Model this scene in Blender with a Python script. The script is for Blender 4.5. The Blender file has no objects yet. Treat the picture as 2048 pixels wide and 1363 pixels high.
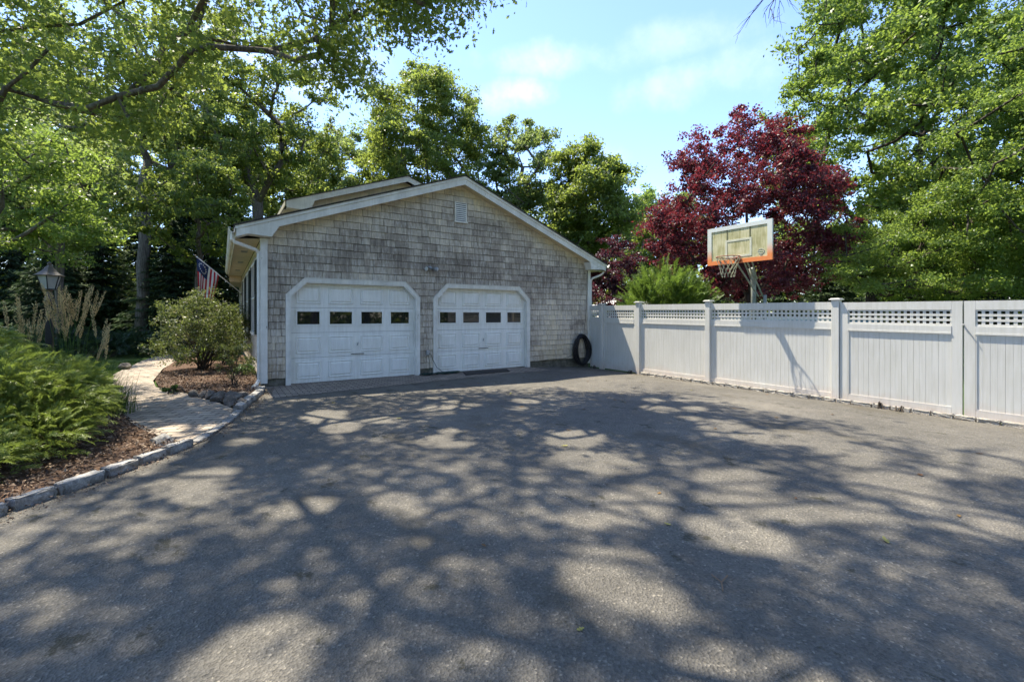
import bpy, math, random
import numpy as np
from mathutils import Vector, Matrix
R_ = math.radians
scene = bpy.context.scene
# ------------------------------------------------------------------ camera
CX, CY, CH = -0.696, -10.69, 1.5
YAW = 33.013
FPX = 892.67
cam_d = bpy.data.cameras.new('camera'); cam = bpy.data.objects.new('camera', cam_d)
scene.collection.objects.link(cam); scene.camera = cam
cam.location = (CX, CY, CH); cam.rotation_euler = (R_(90), 0, R_(-YAW))
cam_d.sensor_width = 36; cam_d.lens = 36 * FPX / 2048; cam_d.shift_y = -0.02466
cam_d.clip_start = 0.05; cam_d.clip_end = 1500
# ------------------------------------------------------------------ world, sun
SUNX, SUNY = 0.205, -0.45            # ground displacement of a shadow per metre of height
EL = math.atan(1 / math.hypot(SUNX, SUNY)); AZ = math.atan2(-SUNX, -SUNY)
world = bpy.data.worlds.new('World'); scene.world = world; world.use_nodes = True
wn, wl = world.node_tree.nodes, world.node_tree.links; wn.clear()
def N(nodes, t, **kw):
    n = nodes.new(t)
    for k, v in kw.items():
        if k in n.inputs: n.inputs[k].default_value = v
        else: setattr(n, k, v)
    return n
sky = N(wn, 'ShaderNodeTexSky', sky_type='NISHITA', sun_disc=False, sun_elevation=EL, sun_rotation=AZ,
        altitude=0, air_density=1.0, dust_density=0.2, ozone_density=2.2)
bg = N(wn, 'ShaderNodeBackground', Strength=0.15); wo = N(wn, 'ShaderNodeOutputWorld')
tc = N(wn, 'ShaderNodeTexCoord')
no = N(wn, 'ShaderNodeTexNoise', Scale=9.0, Detail=9.0, Roughness=0.62)
wl.new(tc.outputs['Generated'], no.inputs[0])
def cloud(az, el, w, h, gain):
    """soft cloud bank in the sky dome at compass azimuth az and elevation el (degrees)"""
    a, e = math.radians(az), math.radians(el); d = Vector((math.sin(a)*math.cos(e), math.cos(a)*math.cos(e), math.sin(e)))
    r = Vector((math.cos(a), -math.sin(a), 0)); u = r.cross(d); out = None
    for ax, sz in ((r, w), (u, h)):
        dt = N(wn, 'ShaderNodeVectorMath', operation='DOT_PRODUCT'); dt.inputs[1].default_value = ax / math.radians(sz); wl.new(tc.outputs['Generated'], dt.inputs[0])
        sb = N(wn, 'ShaderNodeMath', operation='SUBTRACT'); sb.inputs[1].default_value = d.dot(ax) / math.radians(sz); wl.new(dt.outputs['Value'], sb.inputs[0])
        sq = N(wn, 'ShaderNodeMath', operation='POWER'); sq.inputs[1].default_value = 2; ab = N(wn, 'ShaderNodeMath', operation='ABSOLUTE'); wl.new(sb.outputs[0], ab.inputs[0]); wl.new(ab.outputs[0], sq.inputs[0])
        if out is None: out = sq.outputs[0]
        else:
            ad = N(wn, 'ShaderNodeMath', operation='ADD'); wl.new(out, ad.inputs[0]); wl.new(sq.outputs[0], ad.inputs[1]); out = ad.outputs[0]
    ng = N(wn, 'ShaderNodeMath', operation='MULTIPLY_ADD'); ng.inputs[1].default_value = -.55; ng.inputs[2].default_value = .12; wl.new(out, ng.inputs[0])
    ns = N(wn, 'ShaderNodeMath', operation='MULTIPLY_ADD'); ns.inputs[1].default_value = 1.25; wl.new(no.outputs[0], ns.inputs[0]); wl.new(ng.outputs[0], ns.inputs[2])
    rm = N(wn, 'ShaderNodeMapRange'); rm.inputs['From Min'].default_value = .34; rm.inputs['From Max'].default_value = 1.3; rm.inputs['To Max'].default_value = gain; rm.interpolation_type = 'SMOOTHSTEP'; wl.new(ns.outputs[0], rm.inputs[0])
    return rm.outputs[0]
mx = N(wn, 'ShaderNodeMixRGB'); mx.inputs[2].default_value = (4.9, 4.75, 5.4, 1); acc = None
for c in ((33.4, 26.4, 6.5, 2.8, .55), (38, 29.8, 12, 2.8, .38), (52, 30, 12, 2.8, .22), (57, 26, 12, 3.6, .28), (41, 19, 8, 2.6, .35), (5, 27, 14, 5, .4), (-20, 20, 16, 5, .5), (95, 30, 20, 7, .4), (150, 35, 25, 9, .5), (-90, 35, 22, 8, .5), (46, 14, 10, 2, .3)):
    o_ = cloud(*c)
    if acc is None: acc = o_
    else:
        m2 = N(wn, 'ShaderNodeMath', operation='MAXIMUM'); wl.new(acc, m2.inputs[0]); wl.new(o_, m2.inputs[1]); acc = m2.outputs[0]
wl.new(acc, mx.inputs[0])
hz = N(wn, 'ShaderNodeMixRGB', blend_type='MULTIPLY'); hz.inputs[0].default_value = 1; hz.inputs[2].default_value = (.80, .805, .92, 1)
wl.new(sky.outputs[0], hz.inputs[1]); wl.new(hz.outputs[0], mx.inputs[1]); wl.new(mx.outputs[0], bg.inputs[0]); wl.new(bg.outputs[0], wo.inputs[0])
sun_d = bpy.data.lights.new('sun', 'SUN'); sun_d.energy = 3.6; sun_d.angle = R_(0.55); sun_d.color = (1, .92, .77)
sun = bpy.data.objects.new('sun', sun_d); scene.collection.objects.link(sun); sun.location = (-5, 10, 30)
sun.rotation_euler = Vector((SUNX, SUNY, -1)).to_track_quat('-Z', 'Y').to_euler()
scene.view_settings.view_transform = 'Standard'; scene.view_settings.look = 'None'
scene.view_settings.exposure = 1.68; scene.view_settings.gamma = 1
scene.cycles.max_bounces = 6; scene.cycles.diffuse_bounces = 3; scene.cycles.transmission_bounces = 4
scene.cycles.transparent_max_bounces = 4; scene.cycles.glossy_bounces = 3
scene.cycles.use_denoising = True
# ------------------------------------------------------------------ helpers
COL = scene.collection
def nd(n, t, **kw): return N(n, t, **kw)
def mat(name, build):
    m = bpy.data.materials.new(name); m.use_nodes = True
    n, l = m.node_tree.nodes, m.node_tree.links; n.clear()
    out = n.new('ShaderNodeOutputMaterial'); sh = build(n, l)
    l.new(sh, out.inputs[0]); return m
def ramp(n, l, src, stops):
    c = n.new('ShaderNodeValToRGB'); e = c.color_ramp.elements
    e[0].position, e[0].color = stops[0][0], (*stops[0][1], 1)
    e[1].position, e[1].color = stops[-1][0], (*stops[-1][1], 1)
    for p, col in stops[1:-1]:
        k = e.new(p); k.color = (*col, 1)
    l.new(src, c.inputs[0]); return c.outputs[0]
def noise(n, l, scale, detail=3, rough=.55, vec=None, mscale=None, out=0):
    t = nd(n, 'ShaderNodeTexNoise', Scale=scale, Detail=detail, Roughness=rough)
    co = n.new('ShaderNodeTexCoord'); v = co.outputs['Object'] if vec is None else vec
    if mscale:
        m = n.new('ShaderNodeMapping'); m.inputs['Scale'].default_value = mscale; l.new(v, m.inputs[0]); v = m.outputs[0]
    l.new(v, t.inputs[0]); return t.outputs[out]
def mixc(n, l, f, a, b, mode='MIX'):
    m = nd(n, 'ShaderNodeMixRGB', blend_type=mode)
    for i, x in ((0, f), (1, a), (2, b)):
        if isinstance(x, (int, float)): m.inputs[i].default_value = x
        elif isinstance(x, tuple): m.inputs[i].default_value = (*x, 1)
        else: l.new(x, m.inputs[i])
    return m.outputs[0]
def math_(n, l, op, a, b=0.0, clamp=False):
    m = nd(n, 'ShaderNodeMath', operation=op); m.use_clamp = clamp
    for i, x in ((0, a), (1, b)):
        if isinstance(x, (int, float)): m.inputs[i].default_value = x
        else: l.new(x, m.inputs[i])
    return m.outputs[0]
def bsdf(n, l, col, rough=.6, bump=None, bstr=.3, metal=0.0, spec=.4, dist=.01):
    p = nd(n, 'ShaderNodeBsdfPrincipled', Roughness=rough if isinstance(rough, float) else .6, Metallic=metal)
    p.inputs['Specular IOR Level'].default_value = spec
    if not isinstance(rough, float): l.new(rough, p.inputs['Roughness'])
    if isinstance(col, tuple): p.inputs['Base Color'].default_value = (*col, 1)
    else: l.new(col, p.inputs['Base Color'])
    if bump is not None:
        b = nd(n, 'ShaderNodeBump', Strength=bstr, Distance=dist); l.new(bump, b.inputs['Height']); l.new(b.outputs[0], p.inputs['Normal'])
    return p.outputs[0]
def attr(n, name): return nd(n, 'ShaderNodeAttribute', attribute_name=name).outputs['Fac']
def simple(name, c, rough=.6, var=.12, sc=6.0, metal=0.0, spec=.4, bstr=.15):
    def b(n, l):
        a = noise(n, l, sc, 4); col = ramp(n, l, a, [(.3, tuple(x * (1 - var) for x in c)), (.7, tuple(min(1, x * (1 + var)) for x in c))])
        return bsdf(n, l, col, rough, noise(n, l, sc * 12, 3), bstr, metal, spec, .002)
    return mat(name, b)
def m_leaf(name, stops, trans, tw=.45, rough=.45):
    def b(n, l):
        t = attr(n, 'tint'); c = ramp(n, l, t, stops)
        d = bsdf(n, l, c, rough, spec=.35)
        tr = n.new('ShaderNodeBsdfTranslucent'); tcx = mixc(n, l, .6, c, trans); l.new(tcx, tr.inputs[0])
        m = nd(n, 'ShaderNodeMixShader'); m.inputs[0].default_value = tw
        l.new(d, m.inputs[1]); l.new(tr.outputs[0], m.inputs[2]); return m.outputs[0]
    return mat(name, b)
# --- colours
def b_asphalt(n, l):
    big = noise(n, l, .55, 5, .6); mid = noise(n, l, 5, 4)
    v = nd(n, 'ShaderNodeTexVoronoi', Scale=85.0); co = n.new('ShaderNodeTexCoord'); l.new(co.outputs['Object'], v.inputs[0])
    spk = ramp(n, l, v.outputs['Color'], [(.0, (.50,) * 3), (.5, (.92,) * 3), (.82, (1.15,) * 3), (1, (2.7, 2.6, 2.45))])
    base = ramp(n, l, big, [(.3, (.112, .103, .086)), (.55, (.142, .130, .108)), (.72, (.190, .172, .139))])
    c = mixc(n, l, .75, base, spk, 'MULTIPLY')
    md = ramp(n, l, mid, [(.3, (.8,) * 3), (.7, (1.18,) * 3)]); c = mixc(n, l, .6, c, md, 'MULTIPLY')
    st = ramp(n, l, noise(n, l, .9, 6, .65, mscale=(1.1, .55, 1)), [(.585, (0, 0, 0)), (.66, (1, 1, 1))])
    c = mixc(n, l, math_(n, l, 'MULTIPLY', st, .55), c, (.082, .070, .048))
    pl = ramp(n, l, noise(n, l, 1.3, 5, .6, mscale=(.8, .8, 1)), [(.60, (0, 0, 0)), (.70, (1, 1, 1))])
    c = mixc(n, l, math_(n, l, 'MULTIPLY', pl, .35), c, (.2, .175, .14))
    ms = ramp(n, l, noise(n, l, 2.6, 7, .72, mscale=(1, .8, 1)), [(.60, (0, 0, 0)), (.635, (1, 1, 1))]); c = mixc(n, l, math_(n, l, 'MULTIPLY', ms, .75), c, (.045, .042, .024))
    # fine cracks
    wv = n.new('ShaderNodeMapping'); l.new(co.outputs['Object'], wv.inputs[0])
    dn = noise(n, l, 2.0, 4, out=1); dm = mixc(n, l, .35, wv.outputs[0], dn, 'ADD')
    vc = nd(n, 'ShaderNodeTexVoronoi', Scale=.42); vc.feature = 'DISTANCE_TO_EDGE'; l.new(dm, vc.inputs[0])
    ck = ramp(n, l, vc.outputs['Distance'], [(.0, (1, 1, 1)), (.004, (0, 0, 0))])
    gate = ramp(n, l, noise(n, l, .8, 2), [(.5, (0, 0, 0)), (.6, (1, 1, 1))]); ck = mixc(n, l, 1.0, ck, gate, 'MULTIPLY')
    c = mixc(n, l, math_(n, l, 'MULTIPLY', ck, .10), c, (.07, .065, .058))
    h = math_(n, l, 'SUBTRACT', v.outputs['Distance'], math_(n, l, 'MULTIPLY', ck, .3))
    return bsdf(n, l, c, .8, h, .9, spec=.25, dist=.010)
def b_paver(n, l, sc=1.0, c1=(.44, .365, .28), c2=(.31, .255, .20), rot=0.0):
    co = n.new('ShaderNodeTexCoord'); m = n.new('ShaderNodeMapping'); m.inputs['Rotation'].default_value = (0, 0, rot); l.new(co.outputs['Object'], m.inputs[0])
    b = nd(n, 'ShaderNodeTexBrick', Scale=1.0); b.inputs['Brick Width'].default_value = .21 * sc; b.inputs['Row Height'].default_value = .105 * sc
    b.inputs['Mortar Size'].default_value = .010; b.inputs['Color1'].default_value = (*c1, 1); b.inputs['Color2'].default_value = (*c2, 1)
    b.inputs['Mortar'].default_value = (.045, .04, .03, 1); b.inputs['Mortar Smooth'].default_value = .3; b.inputs['Bias'].default_value = 0
    l.new(m.outputs[0], b.inputs[0])
    c = mixc(n, l, .5, b.outputs[0], ramp(n, l, noise(n, l, 3, 5), [(.3, (.6,) * 3), (.7, (1.3,) * 3)]), 'MULTIPLY')
    c = mixc(n, l, .5, c, ramp(n, l, noise(n, l, 70, 2), [(.3, (.7,) * 3), (.7, (1.3,) * 3)]), 'MULTIPLY')
    return bsdf(n, l, c, .85, math_(n, l, 'SUBTRACT', math_(n, l, 'MULTIPLY', noise(n, l, 60), .2), b.outputs['Fac']), .6, spec=.2, dist=.008)
def b_shingle(n, l):
    w = attr(n, 'weather'); t = attr(n, 'tint'); och = attr(n, 'ochre')
    st = noise(n, l, 9, 5, .6, mscale=(2.2, 2.2, .28))
    pat = noise(n, l, 1.1, 4, .6)
    k = math_(n, l, 'ADD', math_(n, l, 'MULTIPLY', math_(n, l, 'SUBTRACT', st, .5), 1.3), math_(n, l, 'MULTIPLY', math_(n, l, 'SUBTRACT', pat, .5), 1.25))
    k = math_(n, l, 'ADD', k, w)
    c = ramp(n, l, k, [(.02, (.215, .180, .145)), (.30, (.335, .285, .228)), (.52, (.465, .400, .318)), (.78, (.61, .53, .41)), (1.0, (.73, .62, .43))])
    c = mixc(n, l, math_(n, l, 'MULTIPLY', och, .55), c, (.27, .185, .095))
    c = mixc(n, l, .8, c, ramp(n, l, t, [(0, (.82, .81, .81)), (.5, (1, 1, 1)), (1, (1.14, 1.12, 1.09))]), 'MULTIPLY')
    ws = ramp(n, l, math_(n, l, 'ADD', noise(n, l, 14, 5, .65, mscale=(2.0, 2.0, .22)), math_(n, l, 'MULTIPLY', noise(n, l, 2.2, 3), .35)), [(.70, (0, 0, 0)), (.80, (1, 1, 1))]); c = mixc(n, l, math_(n, l, 'MULTIPLY', ws, .38), c, (.66, .62, .54))
    gr = noise(n, l, 40, 4, .6, mscale=(3, 3, .12))
    c = mixc(n, l, .5, c, ramp(n, l, gr, [(.3, (.7,) * 3), (.7, (1.25,) * 3)]), 'MULTIPLY')
    return bsdf(n, l, c, .9, gr, .5, spec=.15, dist=.006)
def b_paint(c, peel=.62, dirt=.25):
    def b(n, l):
        a = noise(n, l, 2.5, 5, .65); col = ramp(n, l, a, [(.3, tuple(x * (1 - dirt) for x in c)), (.65, c)])
        dr = noise(n, l, 5, 4, .6, mscale=(4, 4, .35)); col = mixc(n, l, .35, col, ramp(n, l, dr, [(.35, (.72, .70, .64)), (.6, (1, 1, 1))]), 'MULTIPLY')
        p = ramp(n, l, noise(n, l, 9, 6, .7, mscale=(1, 1, .5)), [(peel, (0, 0, 0)), (peel + .02, (1, 1, 1))])
        col = mixc(n, l, p, col, (.26, .22, .17)); return bsdf(n, l, col, .5, p, .4, spec=.35, dist=-.002)
    return b
def b_vinyl(n, l):
    a = noise(n, l, 1.2, 4); c = ramp(n, l, a, [(.3, (.575, .56, .515)), (.7, (.635, .62, .57))])
    geo = n.new('ShaderNodeNewGeometry'); sp = n.new('ShaderNodeSeparateXYZ'); l.new(geo.outputs['Position'], sp.inputs[0])
    low = ramp(n, l, math_(n, l, 'ADD', sp.outputs['Z'], math_(n, l, 'MULTIPLY', noise(n, l, 2.2, 4), .45)), [(.02, (1, 1, 1)), (.36, (0, 0, 0))])
    c = mixc(n, l, math_(n, l, 'MULTIPLY', low, .42), c, (.52, .30, .20))
    st = noise(n, l, 6, 4, .6, mscale=(5, 5, .3)); c = mixc(n, l, .45, c, ramp(n, l, st, [(.35, (.80, .80, .74)), (.6, (1, 1, 1))]), 'MULTIPLY')
    return bsdf(n, l, c, .38, None, spec=.4)
def b_board(n, l):
    co = n.new('ShaderNodeTexCoord'); sp = n.new('ShaderNodeSeparateXYZ'); l.new(co.outputs['Object'], sp.inputs[0])
    st = noise(n, l, 12, 5, .65, mscale=(3, 3, .25)); pt = noise(n, l, 3.5, 4)
    k = math_(n, l, 'ADD', math_(n, l, 'MULTIPLY', st, .6), math_(n, l, 'MULTIPLY', pt, .5))
    c = ramp(n, l, k, [(.4, (.34, .31, .13)), (.56, (.55, .51, .28)), (.7, (.68, .63, .40))])
    return bsdf(n, l, c, .3, noise(n, l, 30), .1, spec=.45, dist=.002)
def b_bframe(n, l):
    z = nd(n, 'ShaderNodeNewGeometry').outputs['Position']; sp = n.new('ShaderNodeSeparateXYZ'); l.new(z, sp.inputs[0])
    k = math_(n, l, 'ADD', sp.outputs['Z'], math_(n, l, 'MULTIPLY', noise(n, l, 8, 4), .12))
    c = ramp(n, l, math_(n, l, 'MULTIPLY', math_(n, l, 'SUBTRACT', k, 2.6), 1.0, True), [(.04, (.82, .23, .07)), (.26, (.80, .27, .09)), (.48, (.66, .66, .56)), (.9, (.70, .73, .68))])
    return bsdf(n, l, c, .5, None, spec=.3)
def b_bark(c1, c2):
    def b(n, l):
        a = noise(n, l, 7, 5, .65, mscale=(2.5, 2.5, .5)); c = ramp(n, l, a, [(.3, c1), (.68, c2)])
        li = ramp(n, l, noise(n, l, 4, 4), [(.6, (0, 0, 0)), (.7, (1, 1, 1))]); c = mixc(n, l, math_(n, l, 'MULTIPLY', li, .45), c, (.19, .21, .15))
        return bsdf(n, l, c, .95, a, .9, spec=.1, dist=.03)
    return b
def b_lawn(n, l):
    a = noise(n, l, .7, 6, .6); c = ramp(n, l, a, [(.3, (.035, .06, .016)), (.55, (.07, .115, .028)), (.75, (.115, .15, .045))])
    f = noise(n, l, 45, 3); c = mixc(n, l, .6, c, ramp(n, l, f, [(.3, (.5,) * 3), (.7, (1.4,) * 3)]), 'MULTIPLY')
    return bsdf(n, l, c, .95, f, .8, spec=.1, dist=.03)
def b_mulch(n, l):
    f = noise(n, l, 28, 4, .7, mscale=(1, 1.6, 1)); c = ramp(n, l, f, [(.3, (.045, .028, .020)), (.5, (.11, .068, .046)), (.68, (.24, .165, .115))])
    return bsdf(n, l, c, .95, f, 1.0, spec=.1, dist=.03)
def b_stone(c1, c2, c3):
    def b(n, l):
        a = noise(n, l, 6, 6, .7); c = ramp(n, l, a, [(.3, c1), (.52, c2), (.68, c3)])
        s = noise(n, l, 70, 2); c = mixc(n, l, .5, c, ramp(n, l, s, [(.35, (.55,) * 3), (.65, (1.25,) * 3)]), 'MULTIPLY')
        return bsdf(n, l, c, .9, a, .9, spec=.2, dist=.03)
    return b
def b_roof(n, l):
    co = n.new('ShaderNodeTexCoord')
    b = nd(n, 'ShaderNodeTexBrick', Scale=1.0); b.inputs['Brick Width'].default_value = .3; b.inputs['Row Height'].default_value = .14; b.inputs['Mortar Size'].default_value = .006
    b.inputs['Color1'].default_value = (.05, .045, .04, 1); b.inputs['Color2'].default_value = (.085, .078, .068, 1); b.inputs['Mortar'].default_value = (.015, .014, .012, 1)
    m = n.new('ShaderNodeMapping'); m.inputs['Rotation'].default_value = (0, 0, R_(90)); l.new(co.outputs['Object'], m.inputs[0]); l.new(m.outputs[0], b.inputs[0])
    mo = ramp(n, l, noise(n, l, 2.5, 5), [(.5, (0, 0, 0)), (.65, (1, 1, 1))]); c = mixc(n, l, math_(n, l, 'MULTIPLY', mo, .5), b.outputs[0], (.035, .045, .02))
    return bsdf(n, l, c, .95, noise(n, l, 90, 3), .6, spec=.15, dist=.01)
def b_glass(n, l):
    p = nd(n, 'ShaderNodeBsdfPrincipled', Roughness=.03); p.inputs['Base Color'].default_value = (.012, .013, .013, 1)
    p.inputs['Specular IOR Level'].default_value = .6; return p.outputs[0]
M = dict(
    asphalt=mat('asphalt', b_asphalt),
    paver=mat('concrete_paver', lambda n, l: b_paver(n, l, 1.35, rot=.5)),
    apron=mat('brick_apron', lambda n, l: b_paver(n, l, 1.0, (.33, .27, .215), (.25, .205, .165))),
    shingle=mat('cedar_shingle', b_shingle),
    paint=mat('white_trim_paint', b_paint((.83, .80, .725), .655)),
    door=mat('white_garage_door', b_paint((.86, .84, .77), .80, .10)),
    soffit=mat('cream_soffit', b_paint((.70, .63, .48), .9, .2)),
    soffit_tan=mat('tan_soffit', b_paint((.68, .56, .38), .9, .2)),
    vinyl=mat('white_vinyl', b_vinyl), board=mat('weathered_backboard', b_board), bframe=mat('faded_backboard_border', b_bframe),
    bark=mat('grey_oak_bark', b_bark((.055, .045, .036), (.20, .175, .145))), barkd=mat('dark_bark', b_bark((.028, .022, .018), (.10, .085, .07))),
    lawn=mat('lawn_grass', b_lawn), mulch=mat('bark_mulch', b_mulch),
    granite_light=mat('pale_granite', b_stone((.16, .145, .12), (.36, .335, .29), (.52, .49, .43))),
    granite=mat('granite', b_stone((.11, .105, .095), (.30, .285, .26), (.50, .48, .43))),
    fieldstone=mat('fieldstone', b_stone((.06, .055, .05), (.16, .14, .12), (.30, .26, .21))),
    roof=mat('roof_shingle', b_roof), glass=mat('dark_glass', b_glass),
    concrete=mat('stained_concrete', b_stone((.07, .065, .045), (.14, .13, .10), (.21, .19, .15))),
    black=simple('black_metal', (.012, .014, .018), .35), dark=simple('dark_shutter', (.016, .024, .02), .5),
    rubber=simple('black_rubber_hose', (.008, .008, .010), .42, .2, 3), green_cord=simple('dark_green_cord', (.010, .035, .026), .45),
    grey=simple('grey_metal', (.30, .31, .31), .4, .15, 6, .3), pole=simple('weathered_steel', (.26, .27, .22), .6, .3, 5, .1),
    rustred=simple('rusty_red_rim', (.30, .085, .045), .55, .3, 9), net=simple('old_net_cord', (.30, .29, .20), .9, .3, 9),
    lens=simple('frosted_lamp_glass', (.34, .35, .33), .25, .15, 5), bronze=simple('weathered_bronze', (.10, .08, .055), .5, .4, 8),
    navy=simple('flag_navy', (.018, .035, .11), .8), red=simple('flag_red', (.42, .018, .035), .8), white=simple('flag_white', (.72, .72, .72), .8),
    mat=simple('dark_door_mat', (.035, .03, .026), .95, .35, 12), blue=simple('pool_blue', (.04, .22, .50), .5), cream=simple('cream_canvas', (.78, .77, .74), .7),
    twig=simple('dry_twig', (.20, .13, .08), .9), plume=simple('straw_plume', (.58, .43, .20), .9, .25, 9), lightb=simple('pale_bulb_glass', (.55, .55, .53), .2),
)
OAK = [(0, (.038, .070, .020)), (.4, (.088, .138, .036)), (.75, (.160, .212, .054)), (1, (.27, .30, .10))]
L = dict(
    oak=m_leaf('oak_leaf', OAK, (.45, .54, .08), .55),
    oak2=m_leaf('pale_leaf', [(0, (.055, .090, .028)), (.5, (.12, .165, .050)), (1, (.27, .29, .12))], (.44, .55, .12), .55),
    beech=m_leaf('beech_leaf', [(0, (.040, .080, .020)), (.4, (.088, .148, .036)), (.8, (.170, .238, .060)), (1, (.25, .33, .10))], (.42, .56, .08), .54, .38),
    plum=m_leaf('purple_leaf', [(0, (.026, .016, .025)), (.45, (.074, .026, .040)), (.8, (.155, .038, .052)), (1, (.17, .15, .07))], (.42, .05, .06), .36),
    plumd=m_leaf('dark_purple_leaf', [(0, (.020, .012, .018)), (.6, (.055, .025, .036)), (1, (.12, .06, .07))], (.25, .03, .05), .3),
    spruce=m_leaf('dark_spruce_needle', [(0, (.014, .030, .013)), (.6, (.038, .070, .026)), (1, (.12, .17, .05))], (.04, .08, .02), .2, .8),
    juniper=m_leaf('juniper_spray', [(0, (.025, .058, .014)), (.5, (.072, .13, .026)), (1, (.19, .26, .06))], (.26, .40, .05), .4),
    cypress=m_leaf('bright_cypress_thread', [(0, (.045, .075, .018)), (.45, (.125, .180, .032)), (1, (.32, .37, .09))], (.32, .42, .07), .36),
    cover=m_leaf('ground_juniper', [(0, (.008, .026, .012)), (.6, (.020, .05, .020)), (1, (.05, .09, .03))], (.05, .1, .03), .2),
    azalea=m_leaf('azalea_leaf', [(0, (.025, .042, .018)), (.5, (.055, .082, .032)), (.85, (.125, .14, .075)), (1, (.34, .27, .17))], (.26, .32, .06), .4, .4),
    blade=m_leaf('grass_blade', [(0, (.035, .075, .018)), (.6, (.08, .15, .03)), (1, (.2, .24, .08))], (.16, .3, .03), .35),
    lawnb=m_leaf('lawn_blade', [(0, (.05, .09, .016)), (.6, (.10, .16, .028)), (1, (.19, .22, .06))], (.2, .32, .03), .35),
    chip=m_leaf('mulch_chip', [(0, (.035, .022, .016)), (.6, (.13, .08, .052)), (1, (.34, .25, .17))], (.1, .06, .04), .02, .8),
    dead=m_leaf('fallen_leaf', [(0, (.16, .07, .025)), (.6, (.28, .17, .05)), (1, (.34, .32, .08))], (.3, .15, .03), .2),
    weed=m_leaf('weed_leaf', [(0, (.03, .07, .02)), (1, (.12, .19, .06))], (.15, .28, .04), .35),
)
class MB:
    def __init__(s): s.v = []; s.f = []; s.mi = []; s.at = {}; s.m = 0; s.smooth = False
    def add(s, vs, fs, **at):
        o = len(s.v); s.v += [tuple(p) for p in vs]
        for f in fs:
            s.f.append([i + o for i in f]); s.mi.append(s.m)
            for k in set(list(s.at) + list(at)):
                a = s.at.setdefault(k, []); a += [0.0] * (len(s.f) - 1 - len(a)); a.append(float(at.get(k, 0)))
    def box(s, a, b, bev=0.0, **at):
        x0, y0, z0 = a; x1, y1, z1 = b
        if x0 > x1: x0, x1 = x1, x0
        if y0 > y1: y0, y1 = y1, y0
        if z0 > z1: z0, z1 = z1, z0
        if bev <= 0:
            s.add([(x0,y0,z0),(x1,y0,z0),(x1,y1,z0),(x0,y1,z0),(x0,y0,z1),(x1,y0,z1),(x1,y1,z1),(x0,y1,z1)],
                  [(0,3,2,1),(4,5,6,7),(0,1,5,4),(1,2,6,5),(2,3,7,6),(3,0,4,7)], **at); return
        import bmesh
        bm = bmesh.new(); bmesh.ops.create_cube(bm, size=1)
        for v in bm.verts: v.co = Vector(((x0+x1)/2 + v.co.x*(x1-x0), (y0+y1)/2 + v.co.y*(y1-y0), (z0+z1)/2 + v.co.z*(z1-z0)))
        bmesh.ops.bevel(bm, geom=bm.edges[:], offset=bev, segments=1, affect='EDGES')
        bm.verts.index_update(); s.add([v.co[:] for v in bm.verts], [[v.index for v in f.verts] for f in bm.faces], **at); bm.free()
    def prism(s, poly, d, **at):
        """poly: list of 3d points (planar), extruded by vector d"""
        n = len(poly); p = [Vector(q) for q in poly]; d = Vector(d)
        s.add([tuple(q) for q in p] + [tuple(q + d) for q in p], [list(range(n))[::-1], list(range(n, 2*n))] + [(i, (i+1) % n, n + (i+1) % n, n + i) for i in range(n)], **at)
    def tube(s, pts, rad, k=8, cap=True, **at):
        pts = [Vector(p) for p in pts]; n = len(pts)
        if not hasattr(rad, '__len__'): rad = [rad] * n
        vs = []; up = None
        for i, p in enumerate(pts):
            t = (pts[min(i+1, n-1)] - pts[max(i-1, 0)]);
            if t.length < 1e-9: t = Vector((0, 0, 1))
            t.normalize()
            if up is None: up = Vector((0, 0, 1)) if abs(t.z) < .9 else Vector((1, 0, 0))
            a = t.cross(up)
            if a.length < 1e-6: a = t.cross(Vector((0, 1, 0)))
            a.normalize(); b = t.cross(a); up = -b if False else up
            for j in range(k):
                an = 2*math.pi*j/k; vs.append(tuple(p + (a*math.cos(an) + b*math.sin(an)) * rad[i]))
        fs = [(i*k+j, i*k+(j+1) % k, (i+1)*k+(j+1) % k, (i+1)*k+j) for i in range(n-1) for j in range(k)]
        if cap: fs += [list(range(k))[::-1], [(n-1)*k+j for j in range(k)]]
        s.add(vs, fs, **at)
    def lathe(s, c, prof, k=24, **at):
        vs = []
        for r, z in prof:
            for j in range(k):
                an = 2*math.pi*(j+.5)/k; vs.append((c[0]+r*math.cos(an), c[1]+r*math.sin(an), c[2]+z))
        n = len(prof); fs = [(i*k+j, i*k+(j+1) % k, (i+1)*k+(j+1) % k, (i+1)*k+j) for i in range(n-1) for j in range(k)]
        fs += [list(range(k))[::-1], [(n-1)*k+j for j in range(k)]]
        s.add(vs, fs, **at)
    def build(s, name, m, parent=None, smooth=None):
        w = wloc(parent); me = bpy.data.meshes.new(name)
        me.from_pydata([(x-w[0], y-w[1], z-w[2]) for x, y, z in s.v], [], s.f)
        ms = m if isinstance(m, (list, tuple)) else [m]
        for q in ms: me.materials.append(q)
        if len(ms) > 1: me.polygons.foreach_set('material_index', s.mi)
        for k, a in s.at.items():
            a += [0.0] * (len(s.f) - len(a)); t = me.attributes.new(k, 'FLOAT', 'FACE'); t.data.foreach_set('value', a)
        if smooth if smooth is not None else s.smooth: me.polygons.foreach_set('use_smooth', [True]*len(me.polygons))
        me.update(); return link(name, me, parent)
def wloc(o):
    w = Vector((0, 0, 0))
    while o is not None: w = w + o.location; o = o.parent
    return w
def link(name, me, parent=None, loc=(0, 0, 0)):
    o = bpy.data.objects.new(name, me); COL.objects.link(o); o.parent = parent; o.location = loc; return o
def tag(o, label=None, cat=None, group=None, kind=None):
    if label: o['label'] = label
    if cat: o['category'] = cat
    if group: o['group'] = group
    if kind: o['kind'] = kind
    return o
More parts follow.
